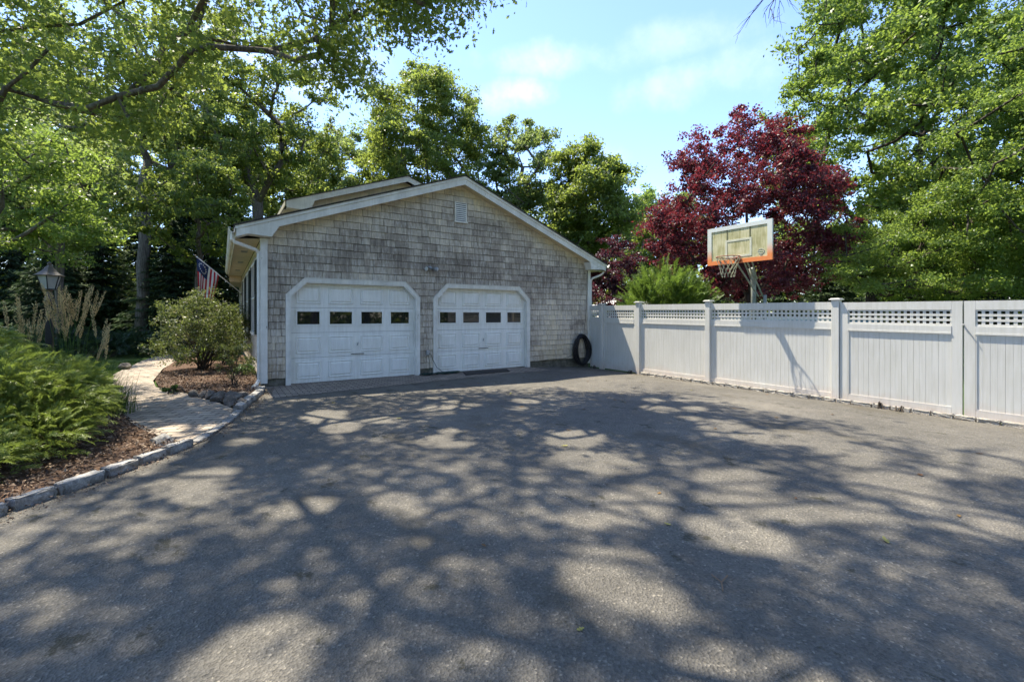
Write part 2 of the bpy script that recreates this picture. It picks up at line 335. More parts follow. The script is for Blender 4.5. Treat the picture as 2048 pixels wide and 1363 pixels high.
def thing(name, loc, label, cat, group=None):
    o = bpy.data.objects.new(name, None); COL.objects.link(o); o.location = loc; o.empty_display_size = .2
    return tag(o, label, cat, group)
def copy_tree(o, parent=None):
    c = o.copy(); COL.objects.link(c); c.parent = parent
    for ch in list(o.children): copy_tree(ch, c)
    return c
def zg(x):                              # fall of the yard towards the fence
    return -0.011 * max(0.0, min(x, 9.2) - 5.5) ** 2
# ------------------------------------------------------------------ vegetation toolkit
def unit(a): return a / np.maximum(np.linalg.norm(a, axis=1, keepdims=True), 1e-9)
def leaf_mesh(name, m, parent, P, D, Nn, Ln, W, tint, fold=.18, shape=4):
    n = len(P); w = np.array(wloc(parent)[:]); P = P - w
    S = unit(np.cross(D, Nn)); Nn = unit(np.cross(S, D)); Ln = np.broadcast_to(Ln, n)[:, None]; W = np.broadcast_to(W, n)[:, None]
    if shape == 4:
        v = np.stack([P - D*Ln*.5, P + S*W*.5 + Nn*W*fold - D*Ln*.02, P + D*Ln*.5 - Nn*Ln*.08, P - S*W*.5 + Nn*W*fold - D*Ln*.02], 1); k = 4
        idx = np.arange(n*4, dtype=np.int32); starts = np.arange(0, n*4, 4, dtype=np.int32); tot = np.full(n, 4, np.int32)
    else:   # lobed leaf: one polygon fan of 10 points
        a = np.array([(-.5, 0), (-.30, .22), (-.22, .10), (-.02, .5), (.06, .16), (.22, .36), (.5, 0), (.22, -.36), (.06, -.16), (-.02, -.5), (-.22, -.10), (-.30, -.22)])
        k = len(a); v = P[:, None, :] + D[:, None, :]*(Ln*a[:, 0])[:, :, None] + S[:, None, :]*(W*a[:, 1])[:, :, None] + Nn[:, None, :]*(W*np.abs(a[:, 1])*fold*2)[:, :, None]
        idx = np.arange(n*k, dtype=np.int32); starts = np.arange(0, n*k, k, dtype=np.int32); tot = np.full(n, k, np.int32)
    me = bpy.data.meshes.new(name); me.vertices.add(n*k); me.vertices.foreach_set('co', v.reshape(-1).astype(np.float32))
    me.loops.add(n*k); me.loops.foreach_set('vertex_index', idx); me.polygons.add(n); me.polygons.foreach_set('loop_start', starts); me.polygons.foreach_set('loop_total', tot)
    me.update(calc_edges=True)
    t = me.attributes.new('tint', 'FLOAT', 'FACE'); t.data.foreach_set('value', np.clip(tint, 0, 1).astype(np.float32))
    me.materials.append(m); return link(name, me, parent)
def puffs(rng, C, Rr, n_sub, n_leaf, flat=.6, droop=.25, up=.55, spread=.36):
    """leaf positions for foliage puffs: sub-clumps inside each puff, leaves inside each sub-clump"""
    C = np.asarray(C, float); Rr = np.asarray(Rr, float); k = len(C)
    sub = unit(rng.normal(size=(k, n_sub, 3)).reshape(-1, 3)).reshape(k, n_sub, 3) * (rng.random((k, n_sub, 1)) ** .45)
    sub[:, :, 2] *= flat; SC = C[:, None, :] + sub * Rr[:, None, None]
    off = rng.normal(size=(k, n_sub, n_leaf, 3)) * np.array([1, 1, .6]) * .52
    P = SC[:, :, None, :] + off * (Rr[:, None, None, None] * spread)
    out = unit(P.reshape(-1, 3) - np.repeat(C, n_sub*n_leaf, 0))
    n = len(out); Nn = unit(rng.normal(size=(n, 3)) * .75 + np.array([0, 0, up]) + out * .35)
    D = unit(np.cross(Nn, rng.normal(size=(n, 3)))); D[:, 2] -= droop; D = unit(D + out * .3)
    tint = np.repeat(rng.normal(.45, .17, k*n_sub), n_leaf) + rng.normal(0, .17, n)
    return P.reshape(-1, 3), D, Nn, tint
def limbs(rng, base, fork, C, r_base, up_bias=.5, k=6, min_r=.012, lean=None, wob=.05, pw=1.95, rcap=9.0):
    """trunk and limbs reaching every point of C; returns an MB"""
    base = np.array(base, float); fork = np.array(fork, float); C = np.asarray(C, float)
    nodes = [base]; par = [-1]; H = fork - base; m = 6
    for i in range(1, m + 1):
        q = base + H * i / m + rng.normal(size=3) * wob * np.linalg.norm(H) * .18 * np.array([1, 1, 0]) * (i < m); nodes.append(q); par.append(len(nodes) - 2)
    top = C[:, 2].max(); lead = np.array([C[:, 0].mean(), C[:, 1].mean(), top - .15 * (top - fork[2])])
    for i in range(1, 6):
        q = fork + (lead - fork) * i / 6 + rng.normal(size=3) * .035 * np.linalg.norm(lead - fork); nodes.append(q); par.append(len(nodes) - 2)
    order = np.argsort(np.linalg.norm(C - fork, axis=1)); root_n = 3
    for ci in order:
        c = C[ci]; A = np.array(nodes); d = np.linalg.norm(A - c, axis=1); d[:root_n] += 50
        d += np.maximum(0, A[:, 2] - c[2]) * up_bias * 1.3 + .12 * np.linalg.norm(A - fork, axis=1)
        j = int(np.argmin(d)); a = A[j]; seg = max(2, int(np.linalg.norm(c - a) / .9)); ln = np.linalg.norm(c - a)
        sag = np.array([0, 0, 1.0]) * ln * .10; prev = j
        for s in range(1, seg + 1):
            t = s / seg; q = a + (c - a) * t + sag * math.sin(math.pi * t) * -.6 + rng.normal(size=3) * .05 * ln / seg * (s < seg)
            nodes.append(q); par.append(prev); prev = len(nodes) - 1
    n = len(nodes); w = np.zeros(n); kids = [[] for _ in range(n)]
    for i, p in enumerate(par):
        if p >= 0: kids[p].append(i)
    for i in range(n - 1, -1, -1):
        w[i] = max(w[i], 1.0) if not kids[i] else w[i]
        if par[i] >= 0: w[par[i]] += w[i]
    r = r_base * (w / w[0]) ** (1 / pw); r[9:] = np.minimum(r[9:], rcap); r = np.maximum(r, min_r); r[0] = r_base * 1.35
    mb = MB(); mb.smooth = True; used = set()
    for i in range(n):                      # walk main chains
        if i in used or (par[i] >= 0 and par[i] in used and False): continue
        if par[i] >= 0 and max(kids[par[i]], key=lambda z: w[z]) == i: continue
        ch = [i]; used.add(i)
        while kids[ch[-1]]:
            nx = max(kids[ch[-1]], key=lambda z: w[z]); ch.append(nx); used.add(nx)
        pts = [nodes[q] for q in ch]; rr = [r[q] for q in ch]
        if par[i] >= 0: pts = [nodes[par[i]]] + pts; rr = [min(rr[0] * 1.15, r[par[i]])] + rr
        if len(pts) > 1: mb.tube(pts, rr, k if max(rr) > .05 else 4, cap=False)
    return mb
def crown_pts(rng, c, r, n, shell=.55, bottom=-.75, accept=None):
    out = []; c = np.array(c, float); r = np.array(r, float); tries = 0
    while len(out) < n and tries < n * 60:
        tries += 1; v = rng.normal(size=3); v /= np.linalg.norm(v); v *= rng.random() ** (1/3 if shell <= 0 else (1/3) * (1-shell) + .0001 if rng.random() < shell else 1/3)
        if v[2] < bottom: continue
        p = c + v * r
        if accept is not None and not accept(p): continue
        out.append(p)
    return np.array(out)
_hr = np.random.default_rng(314); GAPS = []
for _ in range(120):
    hc = np.array([_hr.uniform(-7, 9), _hr.uniform(-15, 0)])
    for _k in range(_hr.integers(1, 5)):
        q = hc + _hr.normal(0, .42, 2); GAPS.append((q[0], q[1], _hr.uniform(.13, .36), _hr.uniform(0, 3.1)))
GAPS = np.array(GAPS)
def gap_filter(P, rng):
    """open chinks in an overhead crown, lined up with the sun so that light reaches the drive in separate patches"""
    gx, gy = P[:, 0] + SUNX*P[:, 2], P[:, 1] + SUNY*P[:, 2]; keep = np.ones(len(P), bool)
    for x, y, r, a in GAPS:
        dx, dy = gx - x, gy - y; u = dx*math.cos(a) + dy*math.sin(a); v = -dx*math.sin(a) + dy*math.cos(a)
        keep &= ~(((u/1.35)**2 + v**2 < r*r) & (rng.random(len(P)) < .96))
    return keep
def make_tree(name, label, cat, base, fork_h, crown_c, crown_r, n_puff, puff_r, n_sub, n_leaf, leaf, L_, W_, seed, r_base=.25, bark='bark', group=None, flat=.6,
              droop=.2, fork_xy=(0, 0), shell=.5, accept=None, extra=None, bottom=-.75, up=.55, shape=4, tshift=0.0, spread=.36, min_r=.012, lobes=0, rcap=9.0, gaps=False):
    rng = np.random.default_rng(seed); t = thing(name, base, label, cat, group)
    C = crown_pts(rng, crown_c, crown_r, n_puff, shell, bottom, accept)
    if lobes:      # gather the puffs into separate lobes so that sky shows between them
        K = crown_pts(rng, crown_c, np.array(crown_r) * .82, lobes, .7, bottom)
        j = np.argmin(np.linalg.norm(C[:, None, :] - K[None], axis=2), axis=1); C = C + (K[j] - C) * .18
    if extra is not None: C = np.vstack([C, extra]) if len(C) else np.array(extra)
    Rr = puff_r * rng.uniform(.65, 1.3, len(C))
    mb = limbs(rng, base, (base[0] + fork_xy[0], base[1] + fork_xy[1], base[2] + fork_h), C, r_base, min_r=min_r, rcap=rcap); mb.build('trunk', M[bark], t)
    P, D, Nn, ti = puffs(rng, C, Rr, n_sub, n_leaf, flat, droop, up, spread)
    if gaps:
        ok = gap_filter(P, rng); P, D, Nn, ti = P[ok], D[ok], Nn[ok], ti[ok]
    Ls = L_ * rng.uniform(.5, 1.35, len(P)); leaf_mesh('crown', L[leaf], t, P, D, Nn, Ls, Ls * (W_ / L_), ti + tshift, shape=shape)
    return t
def place(t, loc, rz, s, label, group=None):
    c = copy_tree(t); c.location = loc; c.rotation_euler = (0, 0, rz); c.scale = (s, s, s); c['label'] = label
    if group: c['group'] = group
    return c
YR = R_(YAW); FWD = (math.sin(YR), math.cos(YR)); RGT = (math.cos(YR), -math.sin(YR))
def vp(px, py, D):   # place at real distance D along the street view, px to the right, height from py
    s = (px - 1024) / FPX
    return (CX + D * (FWD[0] + RGT[0] * s), CY + D * (FWD[1] + RGT[1] * s), CH + D * (631 - py) / FPX)
# ================================================================== SETTING
mb = MB()
xs = [-300, -80, -30, -12, -6, -2.1, 0, 3, 5.5, 6, 6.5, 7, 7.5, 8, 8.5, 9.2, 12, 20, 40, 90, 300]; ys = [-120, -40, -20, -12, -8, -4, -1, 0, 4, 10, 20, 40, 90, 300]
V = [(x, y, zg(x) - .045) for y in ys for x in xs]; nx = len(xs)
mb.add(V, [(j*nx+i, j*nx+i+1, (j+1)*nx+i+1, (j+1)*nx+i) for j in range(len(ys)-1) for i in range(nx-1)])
tag(mb.build('ground', M['lawn']), kind='structure')
# driveway sheet
KERB = [(-3.4, -8.6), (-3.0, -7.6), (-2.55, -6.65), (-2.09, -5.79), (-1.78, -5.46), (-1.45, -5.04), (-1.15, -4.63), (-.95, -4.33), (-.76, -3.85), (-.54, -3.08), (-.40, -2.45), (-.25, -1.75), (-.08, -1.05), (.04, -.3)]
def kx(y):
    if y <= KERB[0][1]: return KERB[0][0] + (y - KERB[0][1]) * .45
    for a, b in zip(KERB, KERB[1:]):
        if y <= b[1]: return a[0] + (b[0]-a[0]) * (y-a[1]) / (b[1]-a[1])
    return .1
mb = MB(); ys = [-34, -22, -16, -12, -10] + [p[1] for p in KERB] + [.12]; cols = [None, 2, 4, 5.5, 6, 6.5, 7, 7.5, 8, 8.5, 9.14]
V = []
for y in ys:
    for c in cols:
        x = (kx(y) - .03) if c is None else c; V.append((x, y, zg(x)))
nx = len(cols); mb.add(V, [(j*nx+i, j*nx+i+1, (j+1)*nx+i+1, (j+1)*nx+i) for j in range(len(ys)-1) for i in range(nx-1)])
tag(mb.build('driveway', M['asphalt']), kind='structure')
# paver apron in front of the doors
mb = MB(); xs = [.06, 2, 4, 5.5, 6.2, 7.0]; ap = [(-1.55,), (-1.35,), (-1.12,), (-.98,), (-.92,), (-.88,)]
V = [(x, a[0] + .02, zg(x) + .006) for x, a in zip(xs, ap)] + [(x, .16, zg(x) + .006) for x in xs]
mb.add(V, [(i, i+1, 6+i+1, 6+i) for i in range(5)]); tag(mb.build('paver_apron', M['apron']), kind='structure')
# paver path
PR = [(-.86, -4.18), (-.62, -3.3), (-.44, -2.5), (-.52, -2.35), (-.73, -1.6), (-1.13, -.35), (-1.47, .32), (-1.85, 1.15), (-2.02, 2.36), (-2.09, 5.14), (-1.9, 8.6), (-1.2, 11.5), (-.4, 13)]
PL = [(-1.03, -4.45), (-1.22, -3.94), (-1.47, -3.39), (-1.62, -3.0), (-1.77, -2.53), (-2.16, -1.06), (-2.45, -.2), (-2.75, .9), (-3.0, 2.6), (-3.0, 5.14), (-2.9, 8.6), (-2.4, 12.3), (-1.2, 14)]
mb = MB(); n = len(PR); mb.add([(x, y, .012) for x, y in PR] + [(x, y, .012) for x, y in PL], [(i+1, i, n+i, n+i+1) for i in range(n-1)])
tag(mb.build('paver_path', M['paver']), kind='structure')
# mulch beds
def bed(name, poly, z):
    mb = MB(); c = (sum(p[0] for p in poly)/len(poly), sum(p[1] for p in poly)/len(poly), z + .03); n = len(poly)
    mb.add([(x, y, z - .02) for x, y in poly] + [c], [(i, (i+1) % n, n) for i in range(n)]); o = mb.build(name, M['mulch']); return tag(o, kind='structure')
BED_R = [(-.50, -2.2), (-.42, -2.35), (-.28, -1.7), (-.1, -1.05), (-.02, -.3), (-.02, 9), (-1.95, 9), (-2.05, 5), (-1.98, 2.36), (-1.8, 1.15), (-1.42, .3), (-1.1, -.35), (-.7, -1.55)]
BED_L = [(-1.06, -4.5), (-1.35, -4.75), (-1.66, -5.15), (-2.0, -5.6), (-2.5, -6.4), (-3.0, -7.4), (-3.6, -8.8), (-7, -8.8), (-7, -1.0), (-4.2, .9), (-2.8, .9), (-2.5, -.2), (-2.2, -1.06), (-1.8, -2.53), (-1.5, -3.39), (-1.25, -3.94)]
bed('mulch_bed', BED_R, .04); bed('mulch_bed', BED_L, .05)
def in_poly(x, y, poly):
    ins = False; j = len(poly) - 1
    for i in range(len(poly)):
        xi, yi = poly[i]; xj, yj = poly[j]
        if (yi > y) != (yj > y) and x < (xj-xi)*(y-yi)/(yj-yi)+xi: ins = not ins
        j = i
    return ins
def scatter(name, poly, n, z, Lr, wr, mt, seed, up=1.0, xr=None, yr=None):
    rng = np.random.default_rng(seed); pts = []; X = [p[0] for p in poly]; Y = [p[1] for p in poly]
    while len(pts) < n:
        x = rng.uniform(min(X), max(X)); y = rng.uniform(min(Y), max(Y))
        if in_poly(x, y, poly) and (xr is None or xr[0] < x < xr[1]) and (yr is None or yr[0] < y < yr[1]): pts.append((x, y, z + rng.uniform(0, .035)))
    P = np.array(pts); Nn = unit(rng.normal(size=(n, 3)) * .5 + np.array([0, 0, up])); D = unit(np.cross(Nn, rng.normal(size=(n, 3))))
    Ls = rng.uniform(*Lr, n); return leaf_mesh(name, mt, None, P, D, Nn, Ls, Ls * wr, rng.random(n), fold=.1)
tag(scatter('mulch_chips', BED_R, 9000, .045, (.02, .07), .35, L['chip'], 1, yr=(-2.4, 4)), kind='stuff')
tag(scatter('mulch_chips', BED_L, 12000, .06, (.02, .06), .35, L['chip'], 2, xr=(-3.4, 0), yr=(-6.2, .9)), kind='stuff')
K1 = [(x, y) for x, y in KERB if y > -7]; lit = K1 + [(x + .16, y - .10) for x, y in K1[::-1]]
tag(scatter('leaf_litter', lit, 1500, .004, (.008, .03), .45, L['chip'], 7), kind='stuff')
tag(scatter('leaf_litter', [(8.86, -1.2), (9.06, -1.2), (9.06, -10.4), (8.92, -10.4)], 1200, -.138, (.008, .028), .45, L['chip'], 8), kind='stuff')
tag(scatter('leaf_litter', [(.1, -.06), (9.0, -.06), (9.0, .0), (.1, .0)], 500, -.0, (.008, .03), .45, L['chip'], 9, xr=(.1, 6.5)), kind='stuff')
# lawn blades on the patch beside the path
LAWN = [(-2.78, .95), (-3.02, 2.6), (-3.02, 5.1), (-2.95, 8.6), (-6.5, 9.5), (-6.5, 1.2), (-4.2, .95)]
rng = np.random.default_rng(5); n = 26000; P = []
while len(P) < n:
    x, y = rng.uniform(-6.5, -2.7), rng.uniform(.9, 9.5)
    if in_poly(x, y, LAWN) or (x < -2.75 and y > .9 and rng.random() < .02): P.append((x, y, -.01))
P = np.array(P); D = unit(rng.normal(size=(n, 3)) * np.array([.4, .4, 0]) + np.array([0, 0, 1.0]))
tag(leaf_mesh('lawn_grass', L['lawnb'], None, P, D, unit(rng.normal(size=(n, 3))), rng.uniform(.04, .09, n), .009, rng.random(n)), kind='stuff')
# ------------------------------------------------------------------ kerb stones
def stone_block(name, a, b, w, h, z, m, seed, label, group, inward=1, cat='kerb stone'):
    """one rough hewn block from ground point a to b (front edge), width w to the left of a->b"""
    import bmesh
    r = random.Random(seed); a = Vector((*a, 0)); b = Vector((*b, 0)); d = (b - a); ln = d.length; d.normalize(); s = Vector((-d.y, d.x, 0)) * inward
    bm = bmesh.new(); bmesh.ops.create_cube(bm, size=1); bmesh.ops.bevel(bm, geom=bm.edges[:], offset=.05, segments=1, affect='EDGES')
    bmesh.ops.subdivide_edges(bm, edges=bm.edges[:], cuts=2, use_grid_fill=True)
    for v in bm.verts:
        u = (v.co.x + .5) * ln; q = (v.co.y + .5) * w; zz = z + (v.co.z + .5) * h
        v.co = d * u + s * q + Vector((r.uniform(-1, 1), r.uniform(-1, 1), r.uniform(-1, 1))) * .010 + Vector((0, 0, zz))
    me = bpy.data.meshes.new(name); bm.normal_update(); bmesh.ops.recalc_face_normals(bm, faces=bm.faces); bm.to_mesh(me); bm.free(); me.materials.append(m)
    o = link(name, me, None, (a.x, a.y, 0)); return tag(o, label, cat, group)
ORD = ['first', 'second', 'third', 'fourth', 'fifth', 'sixth', 'seventh', 'eighth', 'ninth', 'tenth', 'eleventh', 'twelfth', 'thirteenth', 'fourteenth', 'fifteenth', 'sixteenth', 'seventeenth']
def along(pts, step, gap, jit, r):
    out = []; pts = [Vector(p) for p in pts]; seg = [(pts[i+1]-pts[i]).length for i in range(len(pts)-1)]; tot = sum(seg)
    def at(s):
        for i, l in enumerate(seg):
            if s <= l or i == len(seg)-1: return pts[i] + (pts[i+1]-pts[i]) * (s / l)
            s -= l
    s = 0
    while s < tot - .1:
        l = step * r.uniform(1-jit, 1+jit); e = min(s + l, tot); out.append((tuple(at(s)), tuple(at(e - gap)))); s = e
    return out
rr = random.Random(3)
blocks = along(KERB[1:8], .36, .045, .12, rr)
for i, (a, b) in enumerate(blocks):
    stone_block('kerb_stone', a, b, .10, .118, -.035, M['granite'], 20 + i, 'rough grey granite kerb block beside the mulch, ' + ORD[i] + ' from the near left end', 'raised granite kerb stones left of the driveway')
flat = along([(-.93, -4.30), (-.76, -3.85), (-.54, -3.08), (-.42, -2.52)], .42, .02, .1, rr)
for i, (a, b) in enumerate(flat):
    stone_block('kerb_stone', a, b, .11, .06, -.035, M['granite'], 60 + i, 'flush pale granite kerb stone, ' + ORD[i] + ' from the boulder along the path end', 'flush kerb stones at the end of the path')
up_ = along([(-.42, -2.48), (-.26, -1.75), (-.06, -1.05), (.03, -.42)], .36, .015, .1, rr)
for i, (a, b) in enumerate(up_):
    stone_block('kerb_stone', a, b, .13, .12, -.035, M['granite'], 90 + i, 'pale granite kerb stone in the curve, ' + ORD[len(up_)-1-i] + ' from the garage corner', 'kerb stones in the curve at the garage corner')
fb = along([(9.06, -2.2), (9.06, -10.4)], .27, .025, .2, rr)
for i, (a, b) in enumerate(fb):
    stone_block('kerb_stone', a, b, .12, .10, zg(9.06) - .04, M['granite_light'], 130 + i, 'small granite block at the fence foot, ' + (ORD[i] + ' from the garage end' if i < len(fb)//2 else ORD[len(fb)-1-i] + ' from the near end'), 'granite edging blocks along the fence', 1)
# ------------------------------------------------------------------ rocks
def rock(loc, size, seed, label, m='fieldstone', flat_=.6, group=None):
    import bmesh
    r = random.Random(seed); bm = bmesh.new(); bmesh.ops.create_icosphere(bm, subdivisions=3, radius=1); offs = [(Vector((r.uniform(-1, 1), r.uniform(-1, 1), r.uniform(-1, 1))).normalized(), r.uniform(.5, .8)) for _ in range(11)]
    for v in bm.verts:
        p = v.co.copy()
        for dn, k in offs:
            t = p.dot(dn)
            if t > k: p -= dn * (t - k) * .9
        p += p.normalized() * r.uniform(-.018, .018); v.co = Vector((p.x*size[0], p.y*size[1], p.z*size[2]))
    me = bpy.data.meshes.new('rock'); bm.to_mesh(me); bm.free(); me.materials.append(M[m]); o = link('rock', me, None, loc); o.rotation_euler = (0, 0, r.uniform(0, 3))
    return tag(o, label, 'rock', group)
rk = [(-1.12, -.62, .11, 'small dark rock at the far end of the row edging the mulch'), (-.98, -.80, .12, 'grey rock second from the far end of the mulch edging row'),
      (-.86, -1.05, .16, 'black mossy rock in the middle of the mulch edging row'), (-.72, -1.38, .17, 'light tan angular rock leaning in the mulch edging row'),
      (-.52, -1.42, .17, 'broad brown rock set back in the mulch under the small shrub'), (-.38, -1.30, .13, 'dark rock behind the edging row nearest the downspout'),
      (-.58, -1.85, .15, 'grey rock in the edging row between path and mulch, close to the kerb'), (-.42, -1.95, .12, 'rock at the near end of the row, touching the kerb stones')]
for i, (x, y, s, lb) in enumerate(rk): rock((x, y, .05), (s*1.0, s*.85, s*.85), 200 + i, lb)
rock((-1.28, -4.16, .06), (.22, .13, .09), 230, 'long pale boulder lying at the corner of the path and driveway kerb', 'granite')
rock((-3.1, 2.1, .05), (.16, .12, .1), 231, 'small grey stone on the lawn edge by the path')
rock((-2.95, 5.6, .08), (.2, .15, .12), 232, 'small stone at the far bend of the paver path')
# ================================================================== GARAGE / HOUSE
W = 9.2; AX, AZp = 4.6, 5.14; SL, SR = .362, .392; OVF = -.30
house = thing('house', (0, 0, 0), 'grey cedar shingled house with a gabled two car garage end facing the driveway', 'house')
def zr(x): return AZp - (AX - x) * SL if x < AX else AZp - (x - AX) * SR     # top line of the rake
def zw(x): return zr(x) - .17                                                # wall tops under the roof
DT = 2.25; CHF = .33
DOORS = [(.52, 3.405), (3.905, 6.79)]
def clip(poly, a, b, c):        # keep a*x+b*z<=c
    out = []
    for i in range(len(poly)):
        p, q = poly[i], poly[(i+1) % len(poly)]; fp = a*p[0]+b*p[1]-c; fq = a*q[0]+b*q[1]-c
        if fp <= 0: out.append(p)
        if (fp < 0 < fq) or (fq < 0 < fp):
            t = fp/(fp-fq); out.append((p[0]+(q[0]-p[0])*t, p[1]+(q[1]-p[1])*t))
    return out
def cut_doors(poly):
    polys = [poly]
    for a, b in DOORS:
        nx_ = []
        for p in polys:
            if max(q[0] for q in p) <= a or min(q[0] for q in p) >= b or min(q[1] for q in p) >= DT: nx_.append(p); continue
            l1 = clip(p, 1, 0, a); r1 = clip(p, -1, 0, -b); m_ = clip(clip(p, -1, 0, -a), 1, 0, b)
            t = clip(m_, 0, -1, -DT); lo = clip(m_, 0, 1, DT)
            c1 = clip(lo, 1, -1, a - (DT - CHF)); c2 = clip(lo, -1, -1, -(b + DT - CHF))
            nx_ += [q for q in (l1, r1, t, c1, c2) if len(q) > 2 and abs(sum(q[i][0]*q[(i+1) % len(q)][1]-q[(i+1) % len(q)][0]*q[i][1] for i in range(len(q)))) > 1e-5]
        polys = nx_
    return polys
# backing walls
mb = MB(); wp = [(0, .17), (W, .17), (W, zw(W)), (AX, zw(AX)), (0, zw(0))]
for p in cut_doors(wp): mb.prism([(x, .02, z) for x, z in p], (0, .12, 0))
mb.prism([(0, .14, .17), (0, 14, .17), (0, 14, 3.1), (0, .14, 3.1)], (.12, 0, 0)); mb.prism([(W, .14, .17), (W, 14, .17), (W, 14, 3.1), (W, .14, 3.1)], (-.12, 0, 0)); mb.box((0, 14, .0), (W, 14.12, 3.1))
mb.build('wall', simple('tar_paper_shade', (.12, .10, .08), .9), house)  # backing kept dark so slots between courses paint the shade under shingle butts
# cedar shingles on the front gable (one mesh)
rng = np.random.default_rng(11); mb = MB(); z = .17; row = 0; lowf = rng.normal(size=(12, 3))
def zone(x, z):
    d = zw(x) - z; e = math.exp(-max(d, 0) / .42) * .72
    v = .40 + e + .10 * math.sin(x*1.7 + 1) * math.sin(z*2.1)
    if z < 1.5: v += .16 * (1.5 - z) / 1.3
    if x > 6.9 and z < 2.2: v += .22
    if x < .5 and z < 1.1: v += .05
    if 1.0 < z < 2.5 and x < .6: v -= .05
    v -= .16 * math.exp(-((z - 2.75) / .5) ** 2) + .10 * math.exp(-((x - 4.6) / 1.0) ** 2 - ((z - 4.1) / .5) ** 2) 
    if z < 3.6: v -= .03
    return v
while z < 5.0:
    h = .150 if z < 1.6 else .166; x = -.02 - rng.random() * .1
    while x < W:
        w = rng.choice([.13, .17, .21, .25]) * (1.0 if z < 1.8 else 1.55) + rng.uniform(-.01, .01); x0, x1 = max(x, .0), min(x + w - .007, W); x += w
        if x1 - x0 < .02: continue
        jt = rng.normal(0, .003); zb = z + jt
        poly = [(x0, zb), (x1, zb), (x1, zb + h - .006), (x0, zb + h - .006)]
        for (c0, s0, s1) in ((0, SL, 1), (1, SR, 1)):
            if c0 == 0: poly = clip(poly, -SL, 1, zw(0)) if poly else poly
            else: poly = clip(poly, SR, 1, zw(AX) + SR * AX) if poly else poly
        if len(poly) < 3: continue
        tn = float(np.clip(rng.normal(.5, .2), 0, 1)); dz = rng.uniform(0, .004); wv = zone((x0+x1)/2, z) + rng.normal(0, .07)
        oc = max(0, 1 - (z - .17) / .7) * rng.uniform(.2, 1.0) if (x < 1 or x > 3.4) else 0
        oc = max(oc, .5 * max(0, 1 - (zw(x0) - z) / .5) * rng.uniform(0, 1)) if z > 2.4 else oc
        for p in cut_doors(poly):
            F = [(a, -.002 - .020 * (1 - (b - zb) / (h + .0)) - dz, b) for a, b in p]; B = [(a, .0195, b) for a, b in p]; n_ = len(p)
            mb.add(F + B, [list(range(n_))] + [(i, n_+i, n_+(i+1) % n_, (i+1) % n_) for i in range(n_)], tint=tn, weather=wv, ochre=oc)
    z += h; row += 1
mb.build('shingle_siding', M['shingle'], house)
# side wall shingles (left side)
mb = MB(); z = .17
while z < 3.05:
    h = .152; y = .03
    while y < 14:
        w = rng.choice([.12, .16, .2, .24]); 
        mb.add([(-.022, y, z), (-.022, y+w-.006, z), (-.004, y+w-.006, z+h+.02), (-.004, y, z+h+.02), (-.001, y, z), (-.001, y+w-.006, z)], [(0, 3, 2, 1), (0, 1, 5, 4)], tint=float(np.clip(rng.normal(.5, .2), 0, 1)), weather=.62 + rng.normal(0, .08), ochre=.3)
        y += w
    z += h
mb.build('shingle_siding', M['shingle'], house)
# foundation
mb = MB(); 
for a, b in ((0.0, .45), (3.475, 3.835), (6.86, W)): mb.box((a + .012, .012, -.3), (b - .002 if b < W else W - .01, .3, .168))
mb.box((.012, .31, -.3), (.3, 14, .168)); mb.build('foundation', M['concrete'], house)
# rake boards, roof
def rake(mb, x0, x1, off_top, off_bot, y0, y1, f=zr, ax=AX):
    P = [(x0, f(x0)-off_top), (x1, f(x1)-off_top), (x1, f(x1)-off_bot), (x0, f(x0)-off_bot)]
    mb.prism([(x, y0, z) for x, z in P], (0, y1-y0, 0))
mb = MB(); rake(mb, -.48, AX, .02, .085, OVF - .022, OVF + .02); rake(mb, AX, 9.68, .02, .085, OVF - .022, OVF + .02)
rake(mb, -.46, AX, .08, .235, OVF, OVF + .025); rake(mb, AX, 9.66, .08, .235, OVF, OVF + .025)
mb.build('rake_board', M['paint'], house)
for s in (0, 1):      # eave returns
    mb = MB()
    if s == 0: P = [(-.46, 3.16), (.16, 3.125), (.30, zr(.30) - .236), (-.46, zr(-.46) - .236)]
    else: P = [(9.04, 2.95), (9.66, 2.97), (9.66, zr(9.66) - .236), (8.98, zr(8.98) - .236)]
    mb.prism([(x, OVF + .004, z) for x, z in P], (0, .30, 0)); mb.build('eave_return', M['paint'], house)
mb = MB()     # rake soffit
for x0, x1 in ((.1, AX), (AX, 9.1)):
    P = [(x0, OVF + .03, zr(x0)-.19), (x1, OVF + .03, zr(x1)-.19), (x1, .0, zr(x1)-.19), (x0, .0, zr(x0)-.19)]; mb.prism(P, (0, 0, -.012))
mb.build('soffit', M['soffit_tan'], house)
# roof slabs
mb = MB()
for x0, x1 in ((-.50, AX), (AX, 9.72)):
    P = [(x0, OVF - .045, zr(x0)+.012), (x1, OVF - .045, zr(x1)+.012), (x1, 14.3, zr(x1)+.012), (x0, 14.3, zr(x0)+.012)]
    mb.prism(P, (0, 0, -.034))
mb.build('roof', M['roof'], house)
